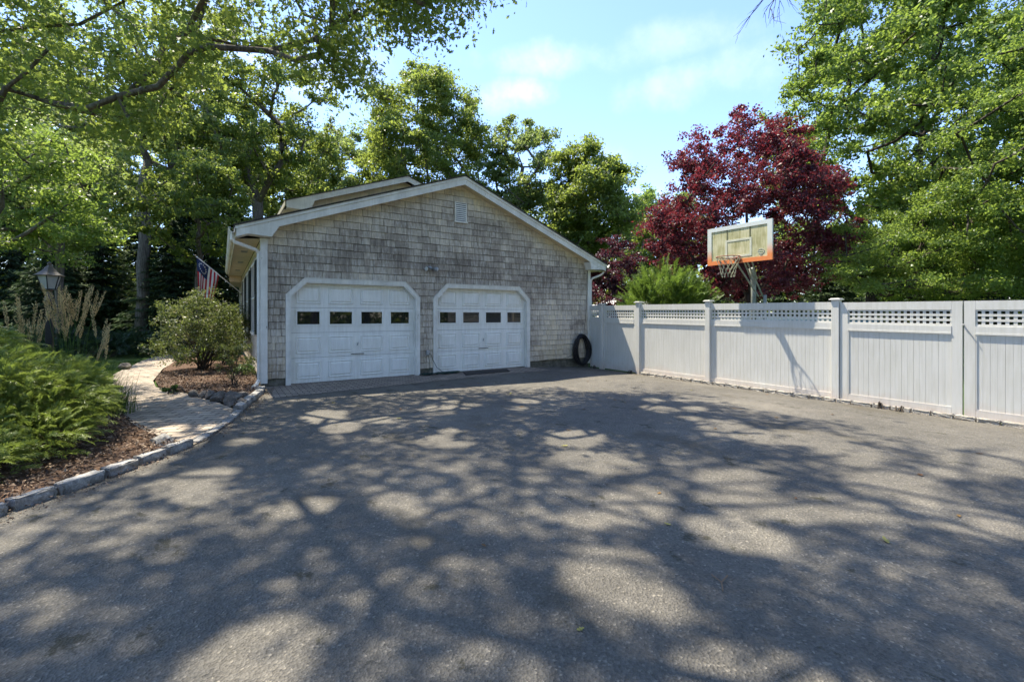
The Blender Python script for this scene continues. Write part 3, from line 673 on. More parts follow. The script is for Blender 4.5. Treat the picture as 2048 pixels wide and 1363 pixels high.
# eave soffit left and fascia
mb = MB(); mb.box((-.455, .005, 3.10), (-.025, 10.4, 3.115)); mb.build('soffit', M['soffit'], house)
mb = MB(); mb.box((-.42, 10.42, 2.86), (-.025, 14.2, 2.875)); mb.box((-.45, 10.40, 2.86), (-.025, 10.42, 3.10)); mb.build('soffit', M['soffit_tan'], house)
mb = MB(); mb.box((-.48, OVF + .03, 3.06), (-.456, 10.4, 3.24)); mb.build('fascia', M['soffit'], house); mb = MB(); mb.box((9.66, OVF + .03, 2.95), (9.685, 14, 3.14)); mb.build('fascia', M['soffit'], house)
mb = MB(); mb.box((9.22, .005, 2.95), (9.66, 14, 2.965)); mb.build('soffit', M['soffit'], house)
for yy in (2.1, 4.8, 7.6):
    mb = MB(); mb.box((-.30, yy, 3.094), (-.16, yy + .4, 3.099)); mb.build('soffit_vent', M['grey'], house)
mb = MB(); mb.box((-.012, .3, 2.82), (.0, 10.3, 3.1)); mb.build('frieze_board', M['paint'], house)
# gutters
def gutter(x, s, z, y0, y1):
    mb = MB(); P = [(0, 0), (0, -.10), (.05, -.105), (.085, -.07), (.10, -.02), (.115, 0), (.105, 0), (.08, -.065), (.045, -.095), (.008, -.09), (.008, 0)]
    mb.prism([(x + s*a, y0, z + b) for a, b in (P if s < 0 else P[::-1])], (0, y1 - y0, 0)); g = mb.build('gutter', M['paint'], house)
    return g
gutter(-.482, -1, 3.245, OVF - .03, 10.4); gutter(9.687, 1, 3.14, OVF - .03, 12)
mb = MB(); mb.smooth = False; mb.tube([(-.53, -.20, 3.15), (-.53, -.20, 3.02), (-.48, -.17, 2.97), (-.10, -.03, 2.86), (-.055, .0, 2.80), (-.052, .0, .35), (-.052, 0, .16), (-.10, -.12, .08), (-.17, -.26, .05)], .038, 6)
mb.build('downspout', M['paint'], house)
mb = MB(); mb.tube([(9.60, -.22, 3.05), (9.60, -.22, 2.86), (9.52, -.18, 2.80), (9.30, -.06, 2.70), (9.255, -.03, 2.62), (9.25, -.03, .1)], .034, 6); mb.build('downspout', M['paint'], house)
# corner boards
mb = MB(); mb.prism([(-.025, -.045, .08), (.105, -.045, .08), (.105, -.045, 3.0), (.125, -.045, 3.12), (-.04, -.045, 3.12), (-.025, -.045, 3.0)], (0, .085, 0)); mb.box((-.027, -.02, .1), (-.002, .12, 3.1)); mb.build('corner_board', M['paint'], house)
mb = MB(); mb.box((9.12, -.045, -.02), (9.225, .1, 2.95)); mb.build('corner_board', M['paint'], house)
# door surrounds and doors
for di, (a, b) in enumerate(DOORS):
    lab = ['left white sectional garage door with four dark panes', 'right white sectional garage door with four dark panes, fence mirrored in them'][di]
    mb = MB(); t = .07; o_ = [(a, 0), (a, DT-CHF), (a+CHF, DT), (b-CHF, DT), (b, DT-CHF), (b, 0)]
    k = t * .414; q_ = [(a-t, 0), (a-t, DT-CHF+k), (a+CHF-k, DT+t), (b-CHF+k, DT+t), (b+t, DT-CHF+k), (b+t, 0)]
    for i in range(5):
        mb.prism([(o_[i][0], -.035, o_[i][1]), (o_[i+1][0], -.035, o_[i+1][1]), (q_[i+1][0], -.035, q_[i+1][1]), (q_[i][0], -.035, q_[i][1])], (0, .05, 0))
        # jamb
        u = .03; ins = [(a+u, 0), (a+u, DT-CHF-u*.414), (a+CHF+u*.414, DT-u), (b-CHF-u*.414, DT-u), (b-u, DT-CHF-u*.414), (b-u, 0)]
        mb.prism([(o_[i][0], -.025, o_[i][1]), (ins[i][0], -.025, ins[i][1]), (ins[i+1][0], -.025, ins[i+1][1]), (o_[i+1][0], -.025, o_[i+1][1])], (0, .19, 0))
    mb.build('door_trim', M['paint'], house)
    mb = MB()     # drip cap
    for i in (1, 2, 3):
        e = .014
        mb.prism([(q_[i][0], -.05, q_[i][1]), (q_[i+1][0], -.05, q_[i+1][1]), (q_[i+1][0], -.05, q_[i+1][1]+e), (q_[i][0], -.05, q_[i][1]+e)], (0, .05, 0))
    mb.build('drip_cap', M['paint'], house)
    yd = .12; y1 = yd + .04; a2, b2 = a + .032, b - .032; wd = (b2 - a2)
    mb = MB(); sh = .556
    for r_ in range(4):
        z0 = .012 + r_*sh; z1 = z0 + sh - .006; poly = [(a2, z0), (b2, z0), (b2, z1), (a2, z1)]
        poly = clip(poly, -1, 1, DT - CHF - .012 - a - .004); poly = clip(poly, 1, 1, DT - CHF - .012 + b - .004)
        mb.prism([(x, yd, z) for x, z in poly], (0, .04, 0))
        pw = wd / 4
        for c_ in range(4):
            px0, px1 = a2 + pw*c_ + .08, a2 + pw*(c_+1) - .08
            if c_ == 0: px0 += .03
            if c_ == 3: px1 -= .03
            pz0, pz1 = z0 + .085, z1 - .08
            if r_ == 2: continue
            def ring(e): return [(px0+e, pz0+e), (px1-e, pz0+e), (px1-e, pz1-e), (px0+e, pz1-e)]
            lv = [(0, 0), (.012, -.018), (.024, -.018), (.038, -.0008), (.072, -.020)]
            vs = []
            for e, dy in lv: vs += [(x, yd + dy - .0004, z) for x, z in ring(e)]
            fs = [(i*4+j, i*4+(j+1) % 4, (i+1)*4+(j+1) % 4, (i+1)*4+j) for i in range(4) for j in range(4)] + [(16, 17, 18, 19)]
            if r_ == 3 and c_ in (0, 3):   # top corners: the panel clears the chamfer
                pass
            mb.add(vs, fs)
    dr = mb.build('garage_door', M['door'], house); dr['label'] = lab
    z0 = .012 + 2*sh
    for c_ in range(4):
        px0, px1 = a2 + pw*c_ + .075, a2 + pw*(c_+1) - .075
        if c_ == 0: px0 += .03
        if c_ == 3: px1 -= .03
        pz0, pz1 = z0 + .15, z0 + .50; e = .034
        mb = MB()
        for q in ((px0, pz0, px1, pz0+e), (px0, pz1-e, px1, pz1), (px0, pz0+e, px0+e, pz1-e), (px1-e, pz0+e, px1, pz1-e)): mb.box((q[0], yd-.016, q[1]), (q[2], yd-.0005, q[3]), .003)
        wf = mb.build('window_frame', M['door'], dr)
        mb = MB(); mb.box((px0+e, yd-.004, pz0+e), (px1-e, yd-.001, pz1-e)); mb.build('pane', M['glass'], wf)
    xc = (a2+b2)/2 + .02
    mb = MB(); mb.box((xc-.15, yd-.03, .60), (xc+.15, yd-.022, .615)); mb.tube([(xc-.12, yd, .607), (xc-.12, yd-.03, .607)], .006); mb.tube([(xc+.12, yd, .607), (xc+.12, yd-.03, .607)], .006); mb.build('pull_handle', M['black'], dr)
    mb = MB(); mb.box((xc-.028, yd-.008, .76), (xc+.028, yd-.001, .92), .003); mb.build('lock_plate', M['door'], dr)
    mb = MB(); mb.tube([(xc, yd-.005, .84), (xc, yd-.04, .84)], .012); mb.tube([(xc-.012, yd-.04, .80), (xc+.006, yd-.04, .88)], .009); mb.build('handle', M['grey'], dr)
# louvered vent
mb = MB(); x0, x1, z0, z1 = 4.47, 4.76, 4.02, 4.48
mb.box((x0-.03, -.04, z0-.02), (x0, -.005, z1+.02)); mb.box((x1, -.04, z0-.02), (x1+.03, -.005, z1+.02)); mb.box((x0, -.04, z1), (x1, -.005, z1+.02)); mb.box((x0-.05, -.06, z0-.06), (x1+.05, -.0, z0-.021))
vt = mb.build('gable_vent', M['paint'], house)
mb = MB(); mb.box((x0, -.024, z0-.02), (x1, -.023, z1)); mb.build('vent_backing', M['black'], vt)
mb = MB(); n_ = 9
for i in range(n_):
    z = z0 + (z1-z0) * (i + .2) / n_; mb.prism([(x0, -.046, z-.012), (x0, -.026, z+.022), (x0, -.026, z+.028), (x0, -.046, z-.004)], (x1-x0, 0, 0))
mb.build('louver', M['paint'], vt)
# floodlight
mb = MB(); mb.lathe((0, 0, 0), [(.001, 0), (.055, 0), (.055, .03), (.02, .04)], 16); mb.v = [(3.74 + x, -.02 - z, 2.70 + y) for x, y, z in mb.v]
fl = mb.build('floodlight_base', M['grey'], house)
for s in (-1, 1):
    mb = MB(); d = Vector((s*.75, -.6, -.18)).normalized(); p = Vector((3.74 + s*.02, -.06, 2.70)); mb.smooth = True
    mb.tube([p, p + d*.05, p + d*.06, p + d*.12, p + d*.17], [.018, .018, .035, .055, .058], 12); hd = mb.build('lamp_head', M['bronze'] if s < 0 else M['grey'], fl)
    mb = MB(); q = p + d*.17; mb.tube([q + d*.0015, q + d*.012], [.054, .045], 12); mb.build('bulb', M['lightb'], hd)
# outlet with cord
mb = MB(); mb.box((3.64, -.075, .50), (3.72, -.02, .62), .006); mb.build('outlet_box', M['grey'], house)
# side windows with shutters
for y0 in (1.5, 4.4, 7.2):
    mb = MB(); z0, z1 = 1.12, 2.74; w = 1.25
    mb.box((-.05, y0-.08, z0-.08), (-.005, y0, z1+.06)); mb.box((-.05, y0+w, z0-.08), (-.005, y0+w+.08, z1+.06)); mb.box((-.05, y0, z1), (-.005, y0+w, z1+.06)); mb.box((-.08, y0-.1, z0-.08), (-.005, y0+w+.1, z0-.02)); mb.box((-.042, y0+w/2-.02, z0), (-.015, y0+w/2+.02, z1)); mb.box((-.046, y0, (z0+z1)/2-.02), (-.015, y0+w, (z0+z1)/2+.02))
    wn_ = mb.build('window', M['paint'], house)
    mb = MB(); mb.box((-.03, y0, z0-.02), (-.026, y0+w, z1)); mb.build('pane', M['glass'], wn_)
    for ys_ in (y0 - .52, y0 + w + .10):
        mb = MB(); mb.box((-.062, ys_, z0-.05), (-.03, ys_+.05, z1+.03)); mb.box((-.062, ys_+.37, z0-.05), (-.03, ys_+.42, z1+.03))
        for k in (z0-.05, (z0+z1)/2, z1-.03): mb.box((-.062, ys_+.05, k), (-.03, ys_+.37, k+.06))
        n_ = 30
        for i in range(n_):
            z = z0 + (z1-z0)*i/n_; mb.prism([(-.064, ys_+.05, z), (-.035, ys_+.05, z+.04), (-.030, ys_+.05, z+.04), (-.059, ys_+.05, z)], (0, .32, 0))
        mb.build('shutter', M['dark'], house)
# upper storey gable rising behind the ridge
UY = 4.0; UA, UZ = 4.62, 6.27; US = .362
def zu(x): return UZ - abs(UA - x) * US
mb = MB(); mb.prism([(1.25, UY+.32, 2.9), (8.0, UY+.32, 2.9), (8.0, UY+.32, zu(8.0)-.15), (UA, UY+.32, zu(UA)-.15), (1.25, UY+.32, zu(1.25)-.15)], (0, 7, 0)); uw = mb.build('upper_wall', M['soffit_tan'], house)
mb = MB(); z = 3.3; rg2 = np.random.default_rng(21)
while z < 6.2:
    x = 1.25
    while x < 8.0:
        w = rg2.choice([.12, .16, .2, .24]); poly = [(x, z), (min(x+w-.006, 8), z), (min(x+w-.006, 8), z+.18), (x, z+.18)]; x += w
        poly = clip(clip(poly, -US, 1, UZ-.16-UA*US), US, 1, UZ-.16+UA*US)
        if len(poly) < 3: continue
        tb = z - zr((x)) if True else 0
        mb.add([(p, UY+.31-.014*(1-(q-z)/.18), q) for p, q in poly], [list(range(len(poly)))], tint=float(rg2.random()), weather=1.15 - .95*math.exp(-max(0, tb)/.14) + rg2.normal(0, .1), ochre=.12)
    z += .15
mb.build('upper_siding', M['shingle'], house)
mb = MB(); rake(mb, .90, UA, .02, .20, UY, UY+.03, zu); rake(mb, UA, 8.34, .02, .20, UY, UY+.03, zu); mb.build('upper_rake_board', M['paint'], house)
mb = MB(); mb.prism([(.92, UY-.006, 4.70), (1.55, UY-.006, 4.68), (1.68, UY-.006, zu(1.68)-.2), (.92, UY-.006, zu(.92)-.2)], (0, .3, 0)); mb.build('upper_eave_return', M['paint'], house)
mb = MB()
for x0, x1 in ((.86, UA), (UA, 8.38)): mb.prism([(x0, UY-.03, zu(x0)+.01), (x1, UY-.03, zu(x1)+.01), (x1, UY+7.4, zu(x1)+.01), (x0, UY+7.4, zu(x0)+.01)], (0, 0, -.028))
mb.build('upper_roof', M['roof'], house)
mb = MB(); mb.box((.86, UY+.035, 4.76), (.885, UY+7.3, 4.90)); mb.box((.87, UY+.3, 4.69), (1.25, UY+7.3, 4.70)); mb.build('upper_soffit', M['soffit'], house)
mb = MB(); xf = 4.9
mb.prism([(xf-.30, UY-.5, zr(xf-.3)+.03), (xf+.1, UY-.5, zr(xf+.1)+.03), (xf+.1, UY+.2, zr(xf+.1)+.06), (xf-.30, UY+.2, zr(xf-.3)+.06)], (0, 0, .03)); mb.build('flashing', M['grey'], house)
mb = MB(); mb.box((2.0, 10.5, 5.4), (2.7, 11.2, 6.6)); mb.build('chimney', M['fieldstone'], house)
# ================================================================== FLAG
fl = thing('flag', (-.03, 9.6, 2.34), 'striped flag with a ring of stars on an angled pole above the azalea', 'flag')
A = Vector((-.03, 9.6, 2.34)); B = Vector((-1.50, 9.1, 3.66))
mb = MB(); mb.tube([A, B], .014, 8); mb.build('pole', M['white'], fl)
mb = MB(); mb.tube([A + Vector((.02, 0, -.08)), A + Vector((-.03, -.01, .05))], .03, 8); mb.build('bracket', M['bronze'], fl)
mb = MB(); mb.lathe(B, [(.005, -.02), (.025, 0), (.028, .02), (.005, .045)], 10); mb.build('finial', M['bronze'], fl)
u_ = (A - B).normalized(); HO = .95; FLY = 1.38; nu, nv = 26, 40
side = Vector((.30, -.95, 0)).normalized()
def fpt(s, t):      # s along hoist from tip (0..HO), t along fly (0..FLY) draping down
    p = B + u_ * (.05 + s * .98)
    fold = math.sin(s * 9.5 + t*1.2) * .085 * min(1, t*2.2)
    gather = .62 * (max(t, 0.0) / FLY) ** 1.2
    q = p + (Vector((B + u_*(.05+HO*.42))) - p) * gather * .5 
    q.z = p.z - t * .84 + gather * .0 - (0 if True else 0)
    q.z += (B.z + u_.z*HO*.42 - p.z) * gather * .25
    return q + side * fold + Vector((-.10*t, 0, 0)) * .5
mb = MB(); vs = [fpt(HO*i/nu, FLY*j/nv) for j in range(nv+1) for i in range(nu+1)]; fs = []
for j in range(nv):
    for i in range(nu): fs.append((j*(nu+1)+i, j*(nu+1)+i+1, (j+1)*(nu+1)+i+1, (j+1)*(nu+1)+i))
mb.add([tuple(v) for v in vs], fs); mi = []
for j in range(nv):
    for i in range(nu):
        stripe = int(i / nu * 13); c = 1 if stripe % 2 == 0 else 2
        if i < nu * 7/13 and j < nv * .42: c = 0
        mi.append(c)
mb.mi = mi; cl = mb.build('cloth', [M['navy'], M['red'], M['white']], fl, True)
mb = MB()
for k in range(13):
    an = 2*math.pi*k/13; s = HO*(7/13)*.5 + .17*math.cos(an); t = FLY*.21 + .17*math.sin(an)
    for sg in (-1, 1):
        vs = []
        for q in range(10):
            r = .038 if q % 2 == 0 else .016; a2_ = an + math.pi*q/5; vs.append(tuple(fpt(s + r*math.cos(a2_), max(.01, t + r*math.sin(a2_))) + side*.006*sg))
        mb.add(vs, [list(range(10))])
mb.build('star', M['white'], cl)
mb = MB(); w_ = MB(); vs = [fpt(HO*i/nu, -.035) for i in range(nu+1)] + [fpt(HO*i/nu, .0) for i in range(nu+1)]; w_.add([tuple(v) for v in vs], [(i, i+1, nu+2+i, nu+1+i) for i in range(nu)]); w_.build('hem', M['white'], fl)
# ================================================================== LAMP POST
LX, LY = -3.42, 1.1
lp = thing('lamp_post', (LX, LY, 0), 'black lamp post with a flared bronze topped lantern among the tall grass', 'lamp post')
mb = MB(); mb.box((LX-.05, LY-.05, -.05), (LX+.05, LY+.05, 1.78), .006); mb.lathe((LX, LY, 0), [(.11, 0), (.11, .05), (.08, .09), (.07, .14)], 16); mb.build('post', M['black'], lp)
mb = MB(); mb.smooth = True; mb.lathe((LX, LY, 1.78), [(.066, -.03), (.072, .0), (.062, .08), (.045, .13), (.035, .18), (.05, .20), (.07, .215)], 16); mb.build('neck', M['bronze'], lp)
mb = MB(); z0 = 2.0
def hexr(mb, r0, z0, r1, z1, k=6, off=0):
    vs = [(LX + r*math.cos(2*math.pi*(j+.5)/k+off), LY + r*math.sin(2*math.pi*(j+.5)/k+off), z) for r, z in ((r0, z0), (r1, z1)) for j in range(k)]
    mb.add(vs, [(j, (j+1) % k, k+(j+1) % k, k+j) for j in range(k)] + [list(range(k))[::-1], list(range(k, 2*k))])
hexr(mb, .10, 2.0, .168, 2.25); ln = mb.build('lantern_glass', M['lens'], lp)
mb = MB()
for j in range(6):
    an = 2*math.pi*(j+.5)/6; mb.tube([(LX+.104*math.cos(an), LY+.104*math.sin(an), 2.0), (LX+.172*math.cos(an), LY+.172*math.sin(an), 2.25)], .008, 6)
hexr(mb, .115, 1.985, .115, 2.005); mb.build('lantern_frame', M['black'], ln)
mb = MB(); k = 6
prof = [(.215, 2.245), (.225, 2.255), (.19, 2.275), (.13, 2.32), (.08, 2.38), (.04, 2.435), (.03, 2.455)]
for (r0, za), (r1, zb) in zip(prof, prof[1:]): hexr(mb, r0, za, r1, zb)
mb.build('lantern_roof', M['bronze'], lp)
mb = MB(); mb.smooth = True; mb.lathe((LX, LY, 2.455), [(.012, 0), (.03, .012), (.03, .03), (.012, .045), (.004, .065)], 12); mb.build('finial', M['bronze'], lp)
# ================================================================== FENCE
FX = 9.2; GZ = -.15
def ztop(y): return 1.81 + (y + 2.06) * .0098
def panel(root, y0, y1, x, gate=False, frame=0.0, hinge=True):
    """rails, boards, lattice between y0 (far) and y1 (near); x = face plane"""
    zt = lambda y: ztop(y) if not gate else ztop(y) - .012
    def raked(mb, ya, yb, off0, off1, xa, xb):   # offsets below the top line
        mb.prism([(xa, ya, zt(ya)-off0), (xa, yb, zt(yb)-off0), (xa, yb, zt(yb)-off1), (xa, ya, zt(ya)-off1)], (xb-xa, 0, 0))
    zb = GZ + .035
    if gate:
        f = frame; mb = MB(); e = .002
        for (ya, yb) in ((y0, y0-f), (y1+f, y1)):
            mb.prism([(x-.02, ya, zb), (x-.02, ya, zt(ya)), (x-.02, yb, zt(yb)), (x-.02, yb, zb)], (.06, 0, 0))
        ya, yb = y0-f-e, y1+f+e
        raked(mb, ya, yb, 0, .14, x-.0195, x+.04); mb.box((x-.0195, ya, zb), (x+.04, yb, zb+.15)); mb.build('frame', M['vinyl'], root)
    else:
        ya, yb = y0, y1; mb = MB(); raked(mb, ya, yb, 0, .145, x-.025, x+.025); mb.build('top_rail', M['vinyl'], root); mb = MB(); mb.box((x-.025, ya, zb), (x+.025, yb, zb+.13)); mb.build('bottom_rail', M['vinyl'], root)
    mb = MB(); raked(mb, ya, yb, .40, .53, x-.026, x+.026); mb.prism([(x-.034, ya, zt(ya)-.505), (x-.034, yb, zt(yb)-.505), (x-.034, yb, zt(yb)-.53), (x-.034, ya, zt(ya)-.53)], (.008, 0, 0)); mb.build('middle_rail', M['vinyl'], root)
    # lattice: crossing slats leaving square holes
    mb = MB(); ln = abs(yb-ya); pitch = .083; nv_ = int(ln/pitch); pitch = ln/nv_
    for i in range(nv_+1):
        yc = ya - i*pitch; w = .02; p0 = min(ya, yc+w); p1 = max(yb, yc-w)
        raked(mb, p0, p1, .14, .402, x-.004, x+.004)
    for k in range(4):
        o = .142 + k*.0805; raked(mb, ya, yb, o-.018 if k else o, o+.020, x-.0085, x-.0042)
    mb.build('lattice', M['vinyl'], root)
    mb = MB(); nb = max(1, round(ln/.155)); bw = ln/nb; zb2 = GZ + (.175 if gate else .155)
    for i in range(nb):
        a0 = ya - i*bw - .0015; a1 = ya - (i+1)*bw + .0015
        for (u0, u1, dx) in ((0, .495, 0), (.505, 1, .0002)):
            s0, s1 = a0 + (a1-a0)*u0, a0 + (a1-a0)*u1
            mb.prism([(x-.008+dx, s0, zb2), (x-.008+dx, s0, zt(s0)-.525), (x-.008+dx, s1, zt(s1)-.525), (x-.008+dx, s1, zb2)], (.012, 0, 0))
        mb.box((x+.002, a0+.004, zb2), (x+.006, a1-.004, zt(a0)-.53))
    mb.build('boards', M['vinyl'], root)
    if gate or True:      # thin glazing bead round the boards
        mb = MB(); mb.box((x-.020, ya-.001, zb2-.01), (x-.006, yb+.001, zb2+.006))
        mb.box((x-.020, ya-.001, zb2), (x-.006, ya-.014, zt(ya)-.535)); mb.build('bead', M['vinyl'], root)
fence = thing('fence', (FX, -4, GZ), 'white vinyl privacy fence with lattice top running along the right of the driveway', 'fence')
for yp, hgt in ((-.60, .06), (-2.06, .105), (-4.22, .10), (-6.90, .085)):
    zt_ = ztop(yp) + hgt - .05; mb = MB(); mb.box((FX-.075, yp-.065, GZ-.1), (FX+.055, yp+.065, zt_), .006); po = mb.build('post', M['vinyl'], fence)
    mb = MB(); mb.box((FX-.105, yp-.095, zt_+.0005), (FX+.085, yp+.095, zt_+.022), .004); mb.box((FX-.09, yp-.08, zt_+.0225), (FX+.07, yp+.08, zt_+.036), .008); mb.build('post_cap', M['vinyl'], po)
panel(fence, -.06, -.535, FX+.02)
panel(fence, -2.126, -4.154, FX-.0); panel(fence, -4.286, -6.834, FX)
g1 = thing('gate', (FX, -.67, GZ), 'narrow white vinyl gate crossed by a diagonal shadow, next to the garage corner', 'gate'); panel(g1, -.672, -1.985, FX-.0, True, .10)
g2 = thing('gate', (FX, -7.0, GZ), 'white vinyl double gate leaf hinged on the last capped post', 'gate'); panel(g2, -6.975, -8.645, FX-.03, True, .125)
g3 = thing('gate', (FX, -8.66, GZ), 'white vinyl gate leaf at the right edge carrying the small latch rod', 'gate'); panel(g3, -8.665, -10.34, FX-.03, True, .125)
mb = MB(); mb.tube([(FX-.055, -8.655, 1.36), (FX-.075, -8.665, 1.35)], .012, 8); mb.tube([(FX-.07, -8.665, 1.35), (FX-.075, -8.78, 1.15)], .006, 6); mb.build('latch', M['grey'], g3)
# ================================================================== BASKETBALL HOOP
BX = 8.87; BY0, BY1, BZ0, BZ1 = -4.40, -5.87, 2.665, 3.52
bh = thing('basketball_hoop', (9.75, -5.14, GZ), 'weathered basketball hoop leaning over the white fence, orange fading border and ragged net', 'basketball hoop')
mb = MB(); mb.box((BX+.012, BY0-.07, BZ0+.07), (BX+.03, BY1+.07, BZ1-.07)); bb = mb.build('backboard', M['board'], bh)
mb = MB(); e = .10
for q in ((BY0, BZ0, BY1, BZ0+e*.9), (BY0, BZ1-e*.9, BY1, BZ1), (BY0, BZ0+e*.9, BY0-e, BZ1-e*.9), (BY1+e, BZ0+e*.9, BY1, BZ1-e*.9)): mb.box((BX, q[0], q[1]), (BX+.04, q[2], q[3]))
mb.build('border', M['bframe'], bb)
yc = (BY0+BY1)/2
mb = MB(); hw, z0, z1, t = .30, 2.80, 3.20, .045
for q in ((yc+hw, z0, yc-hw, z0+t), (yc+hw, z1-t, yc-hw, z1), (yc+hw, z0+t, yc+hw-t, z1-t), (yc-hw+t, z0+t, yc-hw, z1-t)): mb.box((BX+.006, q[0], q[1]), (BX+.0115, q[2], q[3]))
mb.build('target_square', simple('cream_paint', (.62, .61, .46), .6), bb)
mb = MB()
for yy in (yc+.27, yc-.25): mb.box((BX+.008, yy, z1+.002), (BX+.0115, yy-.03, BZ1-.09))
mb.build('support_bar', simple('bar_green', (.13, .13, .06), .6), bb)
mb = MB(); ly, lz = yc-.50, 2.87          # little hoop emblem printed on the board
for k in range(20):
    a0, a1 = 2*math.pi*k/20, 2*math.pi*(k+1)/20; mb.tube([(BX+.009, ly+.07*math.cos(a0), lz+.05*math.sin(a0)), (BX+.009, ly+.07*math.cos(a1), lz+.05*math.sin(a1))], .004, 4)
for dy in (-.03, 0, .03): mb.tube([(BX+.009, ly+dy, lz-.04), (BX+.009, ly+dy*.6, lz-.11)], .004, 4)
mb.tube([(BX+.009, ly-.065, lz), (BX+.009, ly+.065, lz)], .004, 4); mb.build('emblem', simple('emblem_grey', (.5, .5, .42), .6), bb)
RZ = 2.77; RR = .235; RX = BX - .14 - RR
mb = MB(); mb.smooth = True; pts = [(RX+RR*math.cos(2*math.pi*k/32), yc+RR*math.sin(2*math.pi*k/32), RZ) for k in range(33)]; mb.tube(pts, .010, 6, cap=False)
rm = mb.build('rim', M['rustred'], bh)
mb = MB(); mb.box((BX-.02, yc-.07, RZ-.09), (BX-.001, yc+.07, RZ+.03)); mb.prism([(BX-.02, yc-.06, RZ-.07), (BX-.02, yc-.06, RZ+.0), (RX+RR-.01, yc-.06, RZ), (RX+RR-.01, yc-.06, RZ-.015)], (0, .12, 0)); mb.build('rim_bracket', M['rustred'], rm)
mb = MB(); n_ = 12; rg = random.Random(4)
for k in range(n_):
    pts = []; pts2 = []
    for j in range(9):
        t = j/8; r = RR*(1-t*.5) + .01*math.sin(t*9); an = 2*math.pi*(k + t*2.2)/n_; an2 = 2*math.pi*(k - t*2.2)/n_; z = RZ - .42*t - rg.uniform(0, .02)
        pts.append((RX+r*math.cos(an), yc+r*math.sin(an), z)); pts2.append((RX+r*math.cos(an2), yc+r*math.sin(an2), z))
    mb.tube(pts, .0055, 4); mb.tube(pts2, .0055, 4)
mb.build('net', M['net'], bh)
mb = MB(); mb.smooth = True; PX_, PY_ = 9.72, -5.02
mb.tube([(PX_, PY_, GZ-.1), (PX_, PY_, 2.1), (PX_-.02, PY_, 2.45), (PX_-.1, PY_, 2.6)], .055, 12); mb.build('post', M['pole'], bh)
mb = MB(); mb.smooth = True; mb.tube([(PX_+.12, PY_-.20, GZ-.1), (PX_+.12, PY_-.20, 1.98)], .035, 10); mb.build('rear_post', M['pole'], bh)
mb = MB()
for dy in (-.13, .13):
    mb.tube([(PX_+.12, PY_-.1+dy*.4, 1.95), (BX+.06, yc+dy, 2.78)], .020, 6); mb.tube([(PX_+.02, PY_+dy*.5, 2.35), (BX+.06, yc+dy, 3.25)], .018, 6)
    mb.box((BX+.045, yc+dy-.02, 2.70), (BX+.065, yc+dy+.02, 3.4))
mb.build('arm', M['pole'], bh)
# ================================================================== HOSE, CORDS, MAT
hs = thing('hose_coil', (8.82, -.12, zg(8.8)), 'thick coil of black hose hung on the garage wall beside the corner board', 'hose')
mb = MB(); mb.smooth = True; rg = random.Random(8); pts = []
HXc, HZc = 8.80, .42; turns = 17
for i in range(turns*28):
    an = 2*math.pi*i/28; tn = i/28; w1 = .075*math.sin(tn*2.3) + .03*math.sin(tn*5.1+1); w2 = .05*math.sin(tn*3.1+2)
    rx, rz = .285 + w1, .445 + w2*.6; pts.append((HXc + rx*math.sin(an) + .02*math.sin(tn*1.3), -.07 - .045*(1+math.sin(tn*1.9+an*.3)) , HZc + .02*math.sin(tn) + rz*math.cos(an)))
mb.tube(pts, .019, 6); mb.build('hose', M['rubber'], hs)
mb = MB(); mb.tube([(8.80, -.02, .90), (8.82, -.10, .88), (8.95, -.13, .885), (9.0, -.12, .92), (8.97, -.05, .93)], .007, 6); mb.tube([(8.72, -.02, .93), (8.90, -.02, .93)], .008, 6); mb.build('hook', M['grey'], hs)
mb = MB(); mb.tube([(9.10, -.05, 2.93), (9.06, -.055, 2.2), (9.0, -.06, 1.4), (8.92, -.07, .95)], .006, 5); mb.tube([(8.56, -.09, .35), (8.3, -.05, .22), (8.1, -.04, .185), (7.6, -.04, .19), (7.2, -.05, .16)], .006, 5); mb.build('cable', M['rubber'], hs)
cd = thing('extension_cord', (3.8, -.2, 0), 'dark green extension cord heaped on the pavers below the outlet between the two doors', 'cord')
mb = MB(); mb.smooth = True; rg = random.Random(12); pts = []
for i in range(420):
    t = i/419; an = i*.42 + math.sin(i*.07)*2; pts.append((3.95 + .42*math.sin(i*.021) + .13*math.cos(an) + rg.uniform(-.01, .01), -.17 + .09*math.sin(an)*(.6+.4*math.sin(i*.11)), .022 + .035*abs(math.sin(i*.31))))
mb.tube(pts, .008, 5); mb.build('heap', M['green_cord'], cd)
mb = MB(); mb.tube([(3.70, -.08, .55), (3.75, -.11, .5), (3.79, -.10, .38), (3.90, -.10, .18), (4.05, -.13, .06), (4.3, -.16, .03), (4.7, -.2, .022), (5.3, -.15, .022)], .006, 6); mb.tube([(3.67, -.08, .52), (3.70, -.10, .35), (3.72, -.10, .18), (3.62, -.15, .05)], .005, 6); mb.build('lead', M['green_cord'], cd)
mb = MB()
mb.prism([(4.42, -.70, .012), (5.75, -.66, .010), (5.98, -.14, .010), (4.62, -.13, .012)], (0, 0, .014)); o = mb.build('door_mat', M['mat']); tag(o, 'thin dark rubber mat lying in front of the right garage door', 'mat')
